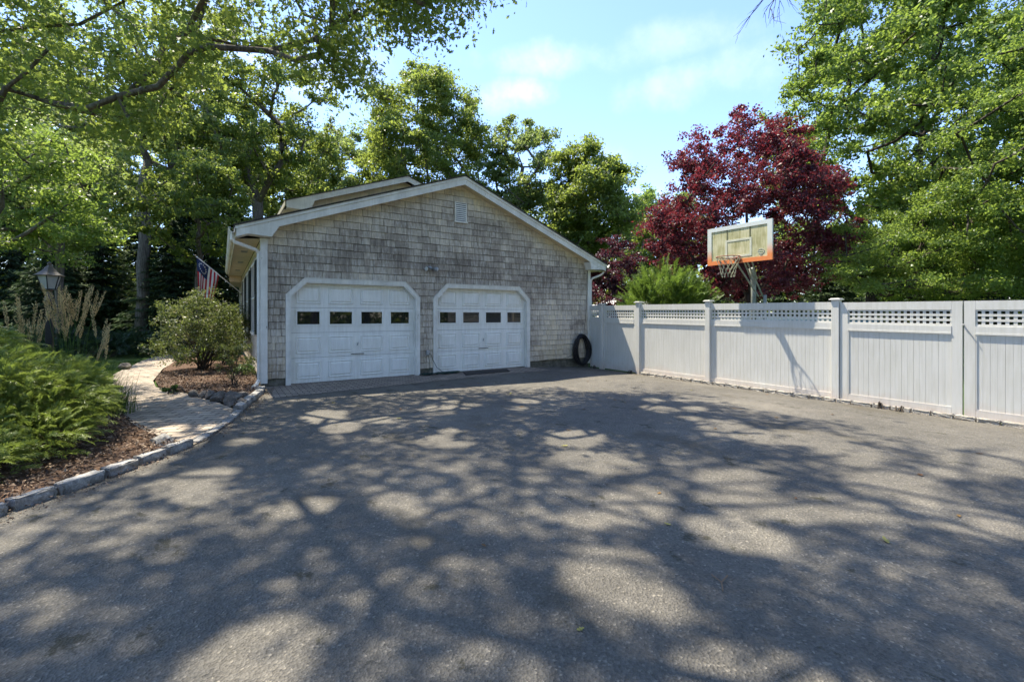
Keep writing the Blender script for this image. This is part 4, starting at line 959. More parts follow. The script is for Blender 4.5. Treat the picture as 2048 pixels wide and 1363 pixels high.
# ================================================================== BEYOND THE FENCE
pool = thing('above_ground_pool', (16.5, -2.2, GZ), 'above ground pool with blue wall glimpsed through the fence lattice', 'pool')
mb = MB(); mb.lathe((16.5, -2.2, GZ), [(2.9, 0), (2.9, 1.52), (2.82, 1.52), (2.82, 1.2), (.01, 1.2)], 40); mb.build('wall', M['blue'], pool)
mb = MB(); mb.lathe((16.5, -2.2, GZ+1.52), [(2.78, .001), (3.02, .001), (3.02, .06), (2.78, .06)], 40); mb.build('top_rail', M['cream'], pool)
cv = thing('canopy', (14.2, 3.2, GZ), 'white peaked canopy top showing above the fence at the garage corner', 'canopy')
mb = MB(); c = (14.2, 3.2); s = 1.4
mb.add([(c[0]-s, c[1]-s, 1.75), (c[0]+s, c[1]-s, 1.75), (c[0]+s, c[1]+s, 1.75), (c[0]-s, c[1]+s, 1.75), (c[0], c[1], 2.45), (c[0]-s, c[1]-s, 1.6), (c[0]+s, c[1]-s, 1.6), (c[0]+s, c[1]+s, 1.6), (c[0]-s, c[1]+s, 1.6)], [(0, 1, 4), (1, 2, 4), (2, 3, 4), (3, 0, 4), (5, 6, 1, 0), (6, 7, 2, 1), (7, 8, 3, 2), (8, 5, 0, 3)]); mb.build('cloth', M['cream'], cv)
for sx in (-1, 1):
    for sy in (-1, 1): mb = MB(); mb.tube([(c[0]+sx*(s-.05), c[1]+sy*(s-.05), GZ), (c[0]+sx*(s-.05), c[1]+sy*(s-.05), 1.7)], .03, 8); mb.build('leg', M['cream'], cv)
# ================================================================== TREES
def shade(p): return p[0] + SUNX*p[2], p[1] + SUNY*p[2]
SHADE = [(-9, 0), (-5, 1.5), (-2.2, -.6), (-.6, -2.2), (.6, -3.2), (2.4, -3.9), (4.0, -4.2), (5.0, -4.9), (5.6, -5.6), (6.1, -6.5), (6.5, -7.6), (6.7, -9.4), (7.6, -10.5), (8.3, -13), (8.3, -19), (-9, -19)]
def under(p): return 8.9 + .39*p[0] + .604*p[1]
def accB(p):
    g = shade(p)
    if not in_poly(g[0], g[1], SHADE): return False
    return p[2] > under(p) + .9
rng = np.random.default_rng(77)
# hanging outer foliage of the near oak
def hang(rng, n, env, D0, D1, y0=-170):
    out = []; tot = 0
    while len(out) < n:
        px = rng.uniform(env[0][0], env[-1][0]); yb = np.interp(px, [e[0] for e in env], [e[1] for e in env]); py = yb - abs(rng.normal(0, .5)) * (yb - y0) if rng.random() < .5 else rng.uniform(y0, yb)
        if py < y0: continue
        p = vp(px, py, rng.uniform(D0, D1)); out.append(p)
    return np.array(out)
ENV = [(-120, 300), (250, 270), (360, 190), (480, 110), (600, 95), (650, 150), (700, 165), (735, 60), (800, 55), (850, 5), (930, 10), (1000, -25)]
ex = hang(rng, 105, ENV, 7.5, 11.5)
make_tree('oak_tree', 'near oak whose dark leafy limbs hang over the top left corner of the view', 'tree', (-7.6, 1.6, -.1), 5.0, (-4.5, -2.0, 11.5), (7.5, 7.5, 4.5), 140, 1.0, 9, 42, 'oak', .12, .08, 31, rcap=.052, gaps=True,
          r_base=.36, accept=lambda p: in_poly(*shade(p), SHADE) and (p[2] > under(p) + .9 or (p[0]-CX)*RGT[0]+(p[1]-CY)*RGT[1] < -1.2*((p[0]-CX)*FWD[0]+(p[1]-CY)*FWD[1])), extra=ex, shape=12, droop=.45, spread=.42, min_r=.008)
t = make_tree('oak_tree', 'oak overhead with one bare drooping twig in the open sky at the top', 'tree', (1.2, -17.5, -.1), 7.0, (1.8, -4.5, 14.5), (9.5, 10.5, 4.0), 190, 1.15, 9, 36, 'oak', .15, .10, 32, rcap=.035, gaps=True,
          r_base=.32, accept=accB, droop=.3, spread=.56, fork_xy=(.3, 2.5), min_r=.008)
rg = random.Random(6); mb = MB()
def twigs(mb, a, d, ln, r, depth, rg):
    pts = [a]; p = Vector(a); d = Vector(d).normalized(); n = 5
    for i in range(n):
        d = (d + Vector((rg.uniform(-.22, .22), rg.uniform(-.22, .22), rg.uniform(-.22, .1)))).normalized(); p = p + d*ln/n; pts.append(tuple(p))
        if depth and i > 0 and rg.random() < .75:
            dd = (d + Vector((rg.uniform(-.9, .9), rg.uniform(-.9, .9), rg.uniform(-.8, .2)))).normalized(); twigs(mb, tuple(p), dd, ln*rg.uniform(.35, .6), r*.55, depth-1, rg)
    mb.tube(pts, [r*(1-.13*i) for i in range(len(pts))], 5)
q0 = Vector(vp(1590, -60, 8.0)); q1 = Vector(vp(1500, 50, 8.0)); up0 = Vector((4.2, -5.6, 12.0))
mb.tube([up0, (up0*.5 + q0*.5) + Vector((.2, .3, .3)), q0], [.05, .03, .018], 6)
twigs(mb, q0, q1 - q0, 1.05, .014, 2, rg); twigs(mb, q0, (q1 - q0) + Vector((-.2, 0, .25)), 1.15, .013, 2, rg)
mb.build('dead_branch', M['barkd'], t)
# left and rear trees
G = 'tall trees behind the house'
def T(px, D, name, label, fork, cz, cr, npf, pr, nsub, nl, leaf, Ls, seed, rb=.25, **k):
    npf = int(npf * 1.75); nl = int(nl * 1.25); pr *= .92; Ls *= .92
    b = vp(px, 631, D); cx = vp(k.pop('cpx', px), 631, D)
    return make_tree(name, label, 'tree', (b[0], b[1], -.15), fork, (cx[0], cx[1], cz), cr, npf, pr, nsub, nl, leaf, Ls, Ls*.6, seed, r_base=rb, **k)
T(285, 24, 'oak_tree', 'straight grey trunked tree rising from the ground cover left of the path', 8.5, 13.5, (4.8, 4.8, 5.5), 60, 1.0, 7, 36, 'oak2', .20, 41, .30, bottom=-.9)
T(515, 29, 'oak_tree', 'spreading oak with crooked forking trunk rising directly behind the left end of the garage roof', 9.0, 14.2, (5.6, 5.2, 6.2), 78, 1.0, 7, 34, 'oak', .22, 42, .36, lobes=16, up=.4, spread=.46)
T(850, 37, 'oak_tree', 'broad round topped oak rising behind the roof ridge, left of the gable peak', 8, 14.9, (5.2, 4.8, 6.9), 125, 1.15, 7, 34, 'oak', .25, 43, .30, spread=.45)
T(705, 41, 'oak_tree', 'slimmer paler oak between the crooked oak and the round topped oak', 8, 13.4, (4.4, 4.0, 6.0), 72, 1.1, 7, 30, 'oak2', .27, 44, .28, lobes=10, spread=.46)
T(1045, 36, 'oak_tree', 'open crowned oak with pale bare limbs showing, just right of the gable peak', 8, 13.2, (3.0, 3.0, 4.8), 34, .95, 7, 34, 'oak2', .24, 45, .24, lobes=9, spread=.46)
T(1180, 33, 'oak_tree', 'dark rounded oak above the right slope of the garage roof', 5, 9.6, (3.4, 3.2, 5.3), 78, 1.05, 7, 36, 'oak', .24, 46, .26, lobes=10, spread=.46)
T(1100, 39, 'oak_tree', 'lower leafy tree filling the gap behind the right roof slope', 4, 8.0, (5.2, 4, 5.2), 60, 1.2, 7, 32, 'oak', .26, 47, .26)
T(1335, 47, 'maple_tree', 'pale green tree far off between the oaks and the purple tree', 4, 9.6, (4.8, 4.5, 6.0), 55, 1.3, 7, 34, 'beech', .32, 48, .28)
T(1255, 44, 'maple_tree', 'low blue green tree far off just right of the garage eave', 3, 6.5, (3.6, 3.5, 5.2), 34, 1.2, 7, 32, 'oak', .3, 49, .25)
T(-60, 13.5, 'maple_tree', 'understorey maple with layered leaves spreading behind the lamp post', 3.2, 5.0, (2.7, 2.8, 2.4), 36, .75, 7, 40, 'beech', .13, 50, .14, cpx=10, flat=.3, shape=12, spread=.45)
T(120, 17, 'maple_tree', 'slender understorey maple spreading low branches left of the straight grey trunk', 4, 6.6, (2.3, 3.0, 3.2), 34, .85, 7, 36, 'oak2', .15, 51, .13, flat=.4, cpx=95)
T(395, 21, 'maple_tree', 'leafy young maple between the grey trunk and the house eave', 3.5, 6.4, (2.0, 2.4, 3.0), 30, .85, 7, 36, 'oak', .16, 52, .12, flat=.45)
far1 = T(40, 31, 'oak_tree', 'tall leafy oak at the far left of the wooded yard', 8, 12.5, (5.5, 5.5, 7.0), 80, 1.25, 7, 34, 'oak', .27, 53, .32)
far2 = T(420, 38, 'oak_tree', 'tall oak behind the flag, beyond the dark spruces', 7, 13, (5.0, 5.0, 7.5), 74, 1.25, 7, 34, 'oak2', .30, 54, .30)
loc = lambda px, D: Vector((*vp(px, 631, D)[:2], -.15))
for px, D, src, rz, s, lb in ((190, 40, far1, 1.1, 1.15, 'tall far oak seen between the straight grey trunk and the left edge'), (-180, 27, far2, 2.0, 1.0, 'tall oak standing outside the left edge beyond the understorey maple'),
                              (610, 46, far2, 4.0, 1.0, 'far oak in the gap right of the crooked forked oak'), (-60, 44, far2, 5.1, 1.2, 'farthest oak crown high above the lamp post'),
                              (930, 50, far1, .4, .85, 'far oak low behind the gable peak'), (780, 54, far2, 1.9, .85, 'far oak low behind the upper roof')):
    place(src, loc(px, D), rz, s, lb)
for (x, y), s, rz, lb in (((-9, -26), .9, .4, 'oak behind the viewer on the left'), ((6, -30), .95, 2.4, 'oak behind the viewer across the drive'), ((16, -22), .8, 3.9, 'oak behind the viewer on the fence side'), ((-2, -33), .9, 1.0, 'oak straight across the street behind the viewer'), ((11, -33), .9, 5.0, 'second oak across the drive behind the viewer')):
    place(far1, Vector((x, y, -.15)), rz, s, lb)
# dark spruces
def spruce(name, label, base, h, r, seed, leaf='spruce', n_=9000):
    rng = np.random.default_rng(seed); t = thing(name, base, label, 'spruce tree', 'dark spruces at the back of the yard')
    mb = MB(); mb.smooth = True; mb.tube([base, (base[0], base[1], base[2]+h*.97)], [h*.02, .015], 7)
    P = []; D = []; Nn = []; T_ = []
    for i in range(150):
        z = .03*h + h*.95*(i/150)**1.05; rr = r*(1-z/h)**.8*rng.uniform(.75, 1.12) + .08; an = i*2.4 + rng.uniform(-.3, .3); k = int(40 + 120*rr/r); dirv = np.array([math.cos(an), math.sin(an), 0]); sd = np.array([-dirv[1], dirv[0], 0])
        u = rng.random(k)**.7; p = np.array(base) + np.array([0, 0, z]) + dirv*(u*rr)[:, None] + sd*(rng.normal(0, .22, k)*(u*rr*.9+.1))[:, None]
        p[:, 2] += -.30*(u*rr) + .12*(u**2)*rr + rng.normal(0, .05, k)
        P.append(p); d = dirv + sd*rng.normal(0, .55, k)[:, None] + np.array([0, 0, -.35]); D.append(d); Nn.append(np.array([0, 0, 1.0]) + rng.normal(0, .35, (k, 3))); T_.append(rng.normal(.4, .2, k) + .25*(u > .85))
        mb.tube([tuple(np.array(base)+[0, 0, z]), tuple(np.array(base)+np.array([0, 0, z-.18*rr])+dirv*rr*.85)], [.02, .006], 3, cap=False)
    mb.build('trunk', M['barkd'], t); P = np.vstack(P); D = unit(np.vstack(D)); Nn = unit(np.vstack(Nn)); T_ = np.concatenate(T_)
    leaf_mesh('crown', L[leaf], t, P, D, Nn, rng.uniform(.20, .36, len(P)), .045, T_, fold=.2); return t
sp = spruce('spruce_tree', 'dark spruce low behind the grasses, nearest to the lamp post', (*vp(110, 631, 24)[:2], -.15), 6.8, 2.6, 61)
for i, (px, D, s, lb) in enumerate(((205, 26, 1.1, 'dark spruce just left of the straight grey trunk'), (345, 25, 1.05, 'dark spruce just right of the straight grey trunk'), (420, 27, 1.25, 'dark spruce directly behind the flag'), (20, 26, 1.2, 'dark spruce left of the lamp post'),
        (-90, 25, 1.1, 'dark spruce at the far left edge'), (470, 31, 1.35, 'dark spruce tight against the line of the house wall'), (280, 30, 1.3, 'dark spruce hidden behind the straight grey trunk'), (150, 31, 1.35, 'tall dark spruce between the lamp post and the trunk'), (375, 33, 1.5, 'tallest dark spruce behind the azalea'))):
    place(sp, Vector((*vp(px, 631, D)[:2], -.15)), i*1.3 + .5, s, lb)
for i, (px, D, s, lb) in enumerate(((1560, 30, 1.25, 'dark evergreen behind the stems of the purple tree'), (1660, 27, 1.0, 'dark evergreen low beyond the third fence bay'), (1790, 29, 1.2, 'dark evergreen beyond the first double gate leaf'), (1900, 27, 1.2, 'dark evergreen above the gap between the double gate leaves'), (2010, 25, 1.2, 'dark evergreen at the right edge beyond the fence'), (1450, 32, 1.2, 'dark evergreen seen under the basketball backboard'), (1720, 34, 1.5, 'tall dark evergreen deep behind the beech'))):
    place(sp, Vector((*vp(px, 631, D)[:2], -.3)), i*1.7, s, lb, 'dark evergreens beyond the fence')
# purple trees
T(1520, 16.5, 'purple_leaf_plum', 'large purple leaved plum tree behind the basketball backboard', 1.2, 5.0, (3.45, 3.2, 3.4), 118, .62, 8, 44, 'plum', .105, 71, .16, bark='barkd', cpx=1485, bottom=-.85, up=.3, flat=.8,
  extra=[vp(px, py, 16.5) for px, py in ((1455, 262), (1490, 245), (1520, 262), (1550, 250), (1475, 228), (1400, 300), (1370, 330), (1640, 345), (1665, 370), (1330, 420), (1345, 480), (1310, 500), (1360, 440), (1660, 420), (1600, 300))])
T(1238, 17.5, 'purple_leaf_plum', 'small dusky purple shrub tree between garage corner and juniper', .6, 2.7, (1.15, 1.1, 1.7), 34, .42, 7, 46, 'plumd', .08, 72, .06, bark='barkd', cat_=None) if False else make_tree('purple_leaf_plum', 'small dusky purple shrub tree between garage corner and juniper', 'tree', (*vp(1238, 631, 17.5)[:2], -.15), .6, (*vp(1238, 631, 17.5)[:2], 2.5), (1.35, 1.1, 1.9), 60, .42, 7, 50, 'plumd', .09, .05, 72, r_base=.06, bark='barkd')
# big trees on the right
T(1850, 21, 'beech_tree', 'huge light green tree filling the upper right of the view', 5, 10.8, (8.0, 6.4, 8.6), 300, 1.05, 7, 44, 'beech', .17, 81, .40, bark='barkd', bottom=-.9, up=.45, droop=.35, min_r=.01)
T(1740, 15.5, 'beech_tree', 'low spreading tree with dark forked trunk and drooping sprays above the double gate', 1.5, 3.7, (3.7, 2.6, 2.3), 96, .62, 8, 42, 'beech', .085, 82, .17, bark='barkd', cpx=1900, flat=.3, droop=.5, spread=.42, bottom=-.7,
  extra=[vp(1655 + 13*i + 9*math.sin(i*7), 520 + 55*math.sin(i*2.3) - (10 if i < 5 else 0), 14 + 1.4*math.sin(i*1.7)) for i in range(34)])
T(2120, 13, 'beech_tree', 'light green tree reaching in from the right edge of the view', 3, 6.2, (3.4, 3.0, 3.8), 80, .75, 8, 42, 'beech', .095, 83, .2, bark='barkd', flat=.4, droop=.5)
# ------------------------------------------------------------------ fronds for cypress, juniper and ground cover
def fronds(rng, cs, rs, n_f, fl, k, bl, bw, up, droop, lowcut=.0, inner=.25):
    """flat sprays set over (and some inside) a set of ellipsoid lobes"""
    cs = np.asarray(cs, float); rs = np.asarray(rs, float); P = []; D = []; Nn = []; T_ = []
    a = (rs[:, 0]*rs[:, 1])**.5*rs[:, 2]; pr = a/a.sum(); pick = rng.choice(len(cs), n_f, p=pr)
    for i in range(n_f):
        c, r = cs[pick[i]], rs[pick[i]]; v = rng.normal(size=3); v /= np.linalg.norm(v); v[2] = abs(v[2])*1.0 - .25*rng.random() if rng.random() < .85 else v[2]
        v /= np.linalg.norm(v); s = rng.uniform(.35, .8) if rng.random() < inner else rng.uniform(.82, 1.06); p0 = c + v*r*s
        if p0[2] < lowcut: continue
        d = v*np.array([1, 1, .6]) + np.array([0, 0, up]) + rng.normal(0, .35, 3); d /= np.linalg.norm(d); ln = fl*rng.uniform(.6, 1.3)
        nn = np.cross(d, rng.normal(size=3)); nn = nn/np.linalg.norm(nn) + np.array([0, 0, .6]); tb = rng.normal(.38, .13)
        t = np.linspace(0, 1, k); pts = p0 + d*(t*ln)[:, None]; pts[:, 2] -= droop*ln*t**2
        dd = np.repeat(d[None], k, 0).copy(); dd[:, 2] -= 2*droop*t; dd = unit(dd); sd = np.cross(dd, nn); sd = unit(sd)
        sg = np.where(np.arange(k) % 2 == 0, 1, -1)[:, None]; bd = unit(dd*.85 + sd*sg*.75 + rng.normal(0, .18, (k, 3))); L1 = bl*(1.15-.65*t)
        P.append(pts + bd*(L1*.5)[:, None]); D.append(bd); Nn.append(np.repeat(nn[None], k, 0) + rng.normal(0, .3, (k, 3))); T_.append(tb + .34*t + rng.normal(0, .07, k))
    return np.vstack(P), unit(np.vstack(D)), unit(np.vstack(Nn)), np.concatenate(T_)
def frond_shrub(name, label, cat, base, lobes, n_f, fl, k, bl, bw, up, droop, leaf, seed, stems=9, group=None, lowcut=.02, bark='bark'):
    rng = np.random.default_rng(seed); t = thing(name, base, label, cat, group); mb = MB(); mb.smooth = True
    for i in range(stems):
        c, r = lobes[i % len(lobes)]; q = np.array(c) + rng.normal(0, .38, 3)*np.array(r); q[2] = max(q[2], base[2]+.2); b = np.array(base, float) + np.array([rng.normal(0, .05), rng.normal(0, .05), -.03])
        m_ = (b+q)/2 + np.array([0, 0, .12])*np.linalg.norm(q-b); mb.tube([tuple(b), tuple(m_), tuple(q)], [.022, .014, .005], 5, cap=False)
    mb.build('stems', M[bark], t)
    P, D, Nn, T_ = fronds(rng, [l[0] for l in lobes], [l[1] for l in lobes], n_f, fl, k, bl, bw, up, droop, lowcut)
    leaf_mesh('foliage', L[leaf], t, P, D, Nn, bl*rng.uniform(.8, 1.2, len(P)), bw, T_, fold=.1); return t
frond_shrub('false_cypress', 'bright lime green thread leaved cypress nearest the kerb in the left foreground', 'shrub', (-2.55, -3.75, .05),
            [((-2.5, -3.8, .42), (.62, .6, .42)), ((-2.25, -4.05, .26), (.28, .3, .24)), ((-2.95, -4.15, .40), (.6, .6, .45)), ((-2.45, -3.3, .55), (.5, .5, .40)), ((-2.2, -3.45, .5), (.3, .3, .28)), ((-2.75, -4.6, .28), (.42, .42, .28)), ((-2.32, -4.35, .24), (.42, .42, .25)), ((-2.6, -5.0, .22), (.36, .36, .24)), ((-2.7, -3.9, .75), (.42, .42, .34))], 4200, .20, 26, .046, .0075, .5, .38, 'cypress', 91)
frond_shrub('false_cypress', 'taller lime green cypress at the left edge behind the nearest one', 'shrub', (-3.5, -2.3, .05),
            [((-3.5, -2.3, .7), (.75, .7, .62)), ((-3.0, -2.1, .5), (.5, .5, .45)), ((-3.7, -1.6, .95), (.6, .6, .45)), ((-4.1, -2.6, .9), (.6, .6, .55))], 2300, .22, 24, .052, .009, .3, .5, 'cypress', 92)
frond_shrub('false_cypress', 'small lime green cypress between the tall grass and the left cypress', 'shrub', (-2.75, -1.7, .05),
            [((-2.75, -1.75, .45), (.5, .5, .38)), ((-2.45, -2.1, .38), (.35, .35, .3)), ((-3.0, -1.3, .6), (.45, .45, .35))], 1500, .19, 22, .050, .008, .3, .5, 'cypress', 93)
frond_shrub('juniper_bush', 'feathery yellow green juniper poking above the fence left of the hoop', 'shrub', (*vp(1335, 631, 14.6)[:2], -.15),
            [((*vp(1330, 631, 14.6)[:2], 2.0), (.80, .8, .80)), ((*vp(1292, 631, 14.6)[:2], 1.8), (.5, .5, .60)), ((*vp(1375, 631, 14.5)[:2], 1.7), (.65, .6, .65)), ((*vp(1335, 631, 14.7)[:2], .8), (.9, .8, .9))], 1100, .62, 30, .13, .020, .95, .12, 'juniper', 94)
# dark spreading juniper ground cover
gc = [((*vp(px, 631, D)[:2], z), (r, r, h)) for px, D, z, r, h in ((150, 17.5, .28, 1.6, .42), (215, 16.5, .28, 1.5, .42), (265, 18.5, .3, 1.3, .45), (80, 17, .35, 1.7, .55), (20, 18, .4, 1.8, .6))]
for i, (c, r) in enumerate(gc):
    frond_shrub('spreading_juniper', ['low dark juniper mound in the middle of the row by the path', 'low dark juniper mound left of the straight grey trunk', 'low dark juniper mound at the foot of the straight grey trunk', 'low dark juniper mound behind the tall grass plumes', 'low dark juniper mound at the left edge behind the lamp post'][i],
                'shrub', (c[0], c[1], -.05), [(c, r), ((c[0]+.5, c[1]+.6, c[2]), (r[0]*.7, r[1]*.7, r[2]))], 900, .30, 16, .11, .022, .2, .3, 'cover', 95+i, stems=5, lowcut=-.02, bark='barkd', group='dark spreading junipers beside the lawn')
frond_shrub('boxwood_mound', 'small sunlit mounded bush left of the lamp post', 'shrub', (-4.75, .6, .0), [((-4.7, .6, .55), (.75, .7, .5)), ((-4.2, .9, .45), (.5, .5, .42))], 900, .18, 18, .07, .016, .3, .3, 'juniper', 101)
# ------------------------------------------------------------------ ornamental grass
def strip(mb, pts, w0, side, **at):
    n = len(pts); vs = []
    for i, p in enumerate(pts):
        w = w0 * (1 - i/(n-1))**.7 * .5 + .0006; vs += [tuple(Vector(p) - side*w), tuple(Vector(p) + side*w)]
    mb.add(vs, [(2*i, 2*i+1, 2*i+3, 2*i+2) for i in range(n-1)], **at)
def grass_clump(label, x0, y0, n_b, hmin, hmax, n_p, seed, ph=(1.5, 2.1), spread=.22, plume_dx=(-.5, .5)):
    rg = random.Random(seed); t = thing('feather_grass', (x0, y0, 0), label, 'ornamental grass', 'clumps of feather grass')
    mb = MB()
    for i in range(n_b):
        an = rg.uniform(0, 6.283); out = rg.uniform(.15, .75)**1.0; h = rg.uniform(hmin, hmax); b = Vector((x0 + rg.gauss(0, .09), y0 + rg.gauss(0, .09), 0)); d = Vector((math.cos(an), math.sin(an), 0)); pts = []
        for k in range(7):
            u = k/6; pts.append(b + d*(out*h*u**1.7*1.1) + Vector((0, 0, h*(u - out*.55*u**2.6)*1.0)))
        strip(mb, pts, rg.uniform(.006, .011), Vector((-d.y, d.x, 0)), tint=rg.random()*.9)
    mb.build('blades', L['blade'], t)
    if n_p:
        mb = MB(); pl = MB()
        for i in range(n_p):
            b = Vector((x0 + rg.gauss(0, .08), y0 + rg.gauss(0, .08), 0)); tp = Vector((x0 + rg.uniform(*plume_dx), y0 + rg.uniform(-.25, .35), rg.uniform(*ph))); m_ = b.lerp(tp, .55) + Vector(((b.x-tp.x)*.15, 0, .05)); mb.tube([b, m_, tp], [.0035, .003, .002], 4, tint=.6)
            ln = rg.uniform(.38, .60); ax = (tp - m_).normalized()
            for k in range(190):
                u = rg.random()**.8; c = tp - ax*ln*u; r = .017*max(0.0, math.sin(math.pi*min(1, u*1.0+.06)))**.6 * (1.0 if u < .9 else .6); a2 = rg.uniform(0, 6.283); o = Vector((math.cos(a2), math.sin(a2), 0))*r*rg.random(); dd = (ax*1.0 + o.normalized()*.55 if o.length > 0 else ax).normalized(); s_ = dd.cross(Vector((rg.random(), rg.random(), .1))).normalized()*.0045
                p = c + o; e = p + dd*rg.uniform(.025, .05); pl.add([tuple(p - s_*.4), tuple((p+e)/2 + s_), tuple(e), tuple((p+e)/2 - s_)], [(0, 1, 2, 3)])
        mb.build('stalks', L['blade'], t); pl.build('plumes', M['plume'], t)
    return t
grass_clump('feather grass clump full of straw coloured plumes right of the lamp post', -2.95, .15, 420, .6, 1.15, 24, 1, plume_dx=(-.38, .42))
grass_clump('feather grass clump with thin plumes around the lamp post foot', -3.45, .15, 300, .6, 1.1, 11, 2, plume_dx=(-.5, .25), ph=(1.2, 1.95))
grass_clump('feather grass clump leaning right over the path edge', -2.5, -.35, 330, .5, 1.0, 5, 3, plume_dx=(-.1, .22), ph=(1.2, 1.75))
grass_clump('short bright grass tuft without plumes at the mulch edge by the path', -2.05, -1.75, 260, .35, .75, 0, 4)
grass_clump('low fresh grass tuft next to the small cypress', -2.35, -1.1, 280, .4, .8, 0, 5)
# ------------------------------------------------------------------ shrubs by the house
def leafy_shrub(name, label, base, c, r, n_puff, pr, nsub, nl, leaf, Ls, seed, stems=8, tshift=0, bottom=-.9, sr=1.6):
    rng = np.random.default_rng(seed); t = thing(name, base, label, 'shrub'); C = crown_pts(rng, c, r, n_puff, .6, bottom); mb = MB(); mb.smooth = True
    for q in C[::max(1, len(C)//(stems*3))]:
        b = np.array(base) + rng.normal(0, .05, 3)*np.array([1, 1, 0]); m_ = b*.5 + q*.5 + np.array([(b[0]-q[0])*.12, (b[1]-q[1])*.12, .05]); mb.tube([tuple(b), tuple(m_), tuple(q)], [.010*sr, .007*sr, .003], 5, cap=False)
    mb.build('stems', M['barkd'], t); P, D, Nn, ti = puffs(rng, C, pr*rng.uniform(.7, 1.25, len(C)), nsub, nl, .75, .0, .5, .4); ok = P[:, 2] > .03; P, D, Nn, ti = P[ok], D[ok], Nn[ok], ti[ok]
    Ls_ = Ls*rng.uniform(.7, 1.25, len(P)); leaf_mesh('foliage', L[leaf], t, P, D, Nn, Ls_, Ls_*.42, ti + tshift); return t
leafy_shrub('azalea_bush', 'big rounded azalea bush growing between the path and the house wall under the flag', (-1.15, 3.85, .03), (-1.15, 3.9, 1.12), (1.08, 1.05, .95), 90, .30, 6, 34, 'azalea', .062, 111, tshift=.08)
leafy_shrub('azalea_bush', 'smaller bush against the house wall behind the big azalea', (-.55, 5.3, .03), (-.6, 5.4, .9), (.6, .8, .8), 30, .28, 6, 30, 'azalea', .06, 112)
leafy_shrub('barberry_shrub', 'small thin twiggy shrub in the mulch beside the downspout', (-.45, .35, .03), (-.42, .38, .55), (.36, .34, .38), 26, .14, 5, 22, 'azalea', .035, 113, stems=3, tshift=.0, sr=.7)
for x, y, s, lb in ((-.28, 2.0, .22, 'low leafy plant against the shingles behind the small shrub'), (-1.5, -.02, .10, 'tiny weed at the point of the mulch bed')):
    leafy_shrub('low_plant', lb, (x, y, .03), (x, y, s*.8), (s, s, s*.8), 10, s*.5, 4, 18, 'weed', .05, int(500+x*10), stems=3)
for i, (x, y, s, lb) in enumerate(((9.0, -1.95, .05, 'tuft of dry weed at the foot of the first fence post'), (9.08, -7.6, .07, 'small yellow green weed under the first double gate leaf'), (9.07, -7.9, .05, 'smaller weed beside the gate weed'), (8.98, -.45, .06, 'weed at the base of the short fence bay'))):
    leafy_shrub('weed', lb, (x, y, zg(x)), (x, y, zg(x) + s), (s, s*1.4, s), 6, s*.5, 3, 10, 'beech', .03, 520+i, stems=2)
# hedge of low yard plants along the house beyond the azalea
leafy_shrub('hosta_plant', 'yellow green leafy plant by the wall beyond the azalea', (-.9, 7.3, .03), (-.9, 7.3, .35), (.6, .6, .35), 24, .2, 5, 20, 'beech', .10, 116, tshift=.2)
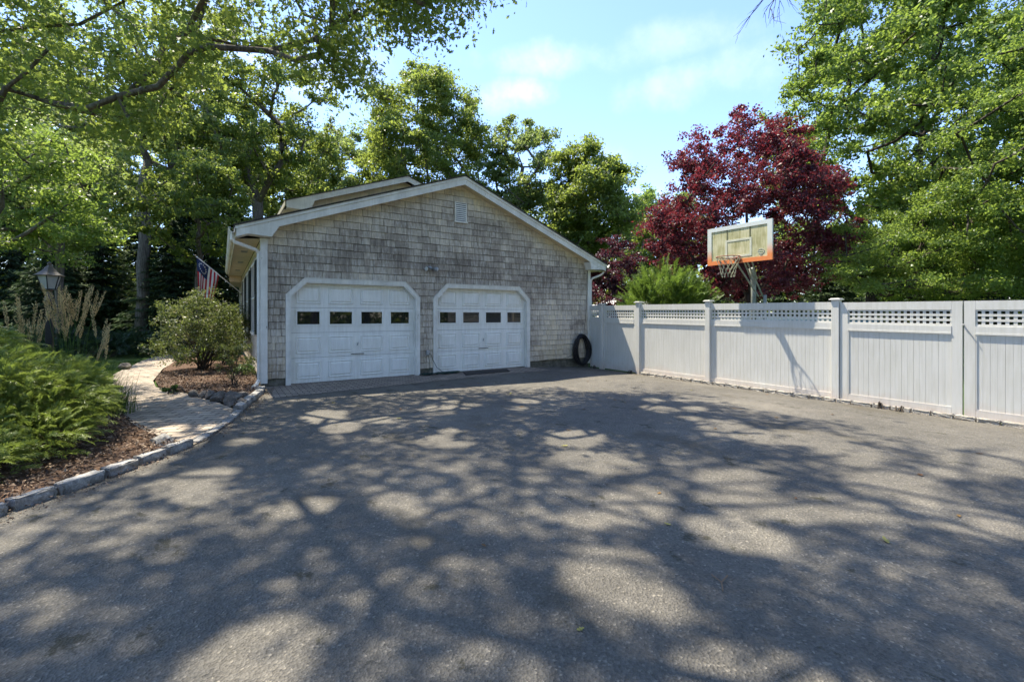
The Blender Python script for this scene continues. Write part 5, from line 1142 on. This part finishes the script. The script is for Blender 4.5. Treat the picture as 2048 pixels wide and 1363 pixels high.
# ------------------------------------------------------------------ fallen leaves and twigs on the drive
rng = np.random.default_rng(9); protos = []
for k in range(3):
    mb = MB(); a = [(-.5, 0), (-.3, .2), (-.2, .1), (0, .42), (.08, .15), (.25, .3), (.5, 0), (.25, -.3), (.08, -.15), (0, -.42), (-.2, -.1), (-.3, -.2)]; vs = [(x*.085, y*.06, .006 + .02*abs(y) + .012*(x*x)*(k+.5)) for x, y in a]; mb.add(vs + [(0, 0, .004)], [(i, (i+1) % 12, 12) for i in range(12)], tint=[.1, .5, .95][k])
    me_o = mb.build('fallen_leaf', L['dead']); protos.append(me_o.data); bpy.data.objects.remove(me_o)
spots = [(4.81, -9.26), (5.15, -5.04), (.74, -9.08), (7.22, -7.6), (6.15, -7.31), (.9, -2.6), (8.6, -5.9), (3.1, -6.2)]
for i in range(30):
    if i < len(spots): x, y = spots[i]
    else: x, y = rng.uniform(-.5, 8.8), rng.uniform(-10.0, -1.8)
    k = i % 3; o = link('fallen_leaf', protos[k], None, (float(x), float(y), zg(x) + .001)); o.rotation_euler = (rng.uniform(-.15, .15), rng.uniform(-.15, .15), rng.uniform(0, 6.28)); s = rng.uniform(.5, 1.1); o.scale = (s, s, s)
    where = ('near the garage' if y > -4 else 'midway down the drive' if y > -7.2 else 'in the near foreground') + (' on the kerb side' if x < 2 else ' at the middle' if x < 5.5 else ' on the fence side')
    tag(o, ('small ' if s < .68 else 'large ' if s > .9 else '') + ['dry reddish fallen leaf on asphalt ', 'dry tan fallen leaf on asphalt ', 'yellow green fallen leaf on asphalt '][k] + where, 'leaf', ['reddish fallen leaves on the driveway', 'tan fallen leaves on the driveway', 'yellowish fallen leaves on the driveway'][k])
for i, (x, y, an, ln, lb) in enumerate(((1.66, -9.25, .4, .16, 'thin forked dry twig on the asphalt in the right foreground'), (-.35, -8.95, .9, .16, 'curved dry twig on the asphalt at the bottom centre'), (6.3, -6.6, 2.0, .2, 'dry twig on the asphalt toward the fence'))):
    mb = MB(); c = Vector((x, y, zg(x) + .008)); d = Vector((math.cos(an), math.sin(an), 0)); s_ = Vector((-d.y, d.x, 0)); mb.tube([c - d*ln/2, c + s_*.02, c + d*ln/2 + Vector((0, 0, .006))], .004, 5); mb.tube([c + s_*.02, c + s_*.08 + d*.05], .003, 5); tag(mb.build('dry_twig', M['twig']), lb, 'twig')
# ------------------------------------------------------------------ far woodland, one mass beyond everything
rng = np.random.default_rng(99); n = 52000; an = rng.uniform(-3.1416, 3.1416, n); rad = rng.uniform(66, 84, n); clump = np.sin(an*23)*2.0 + np.sin(an*57+1)*1.6
P = np.stack([CX + rad*np.sin(an), CY + rad*np.cos(an), rng.uniform(-.5, 1, n)**1 * (12.5 + clump)], 1); P[:, 2] = np.abs(P[:, 2])
D = unit(rng.normal(size=(n, 3))); tag(leaf_mesh('far_woodland', L['oak'], None, P, D, unit(rng.normal(size=(n, 3)) + np.array([0, 0, .5])), rng.uniform(.8, 1.5, n), .8, rng.normal(.4, .2, n)), kind='stuff')
# scrub beyond the fence closing the low gaps
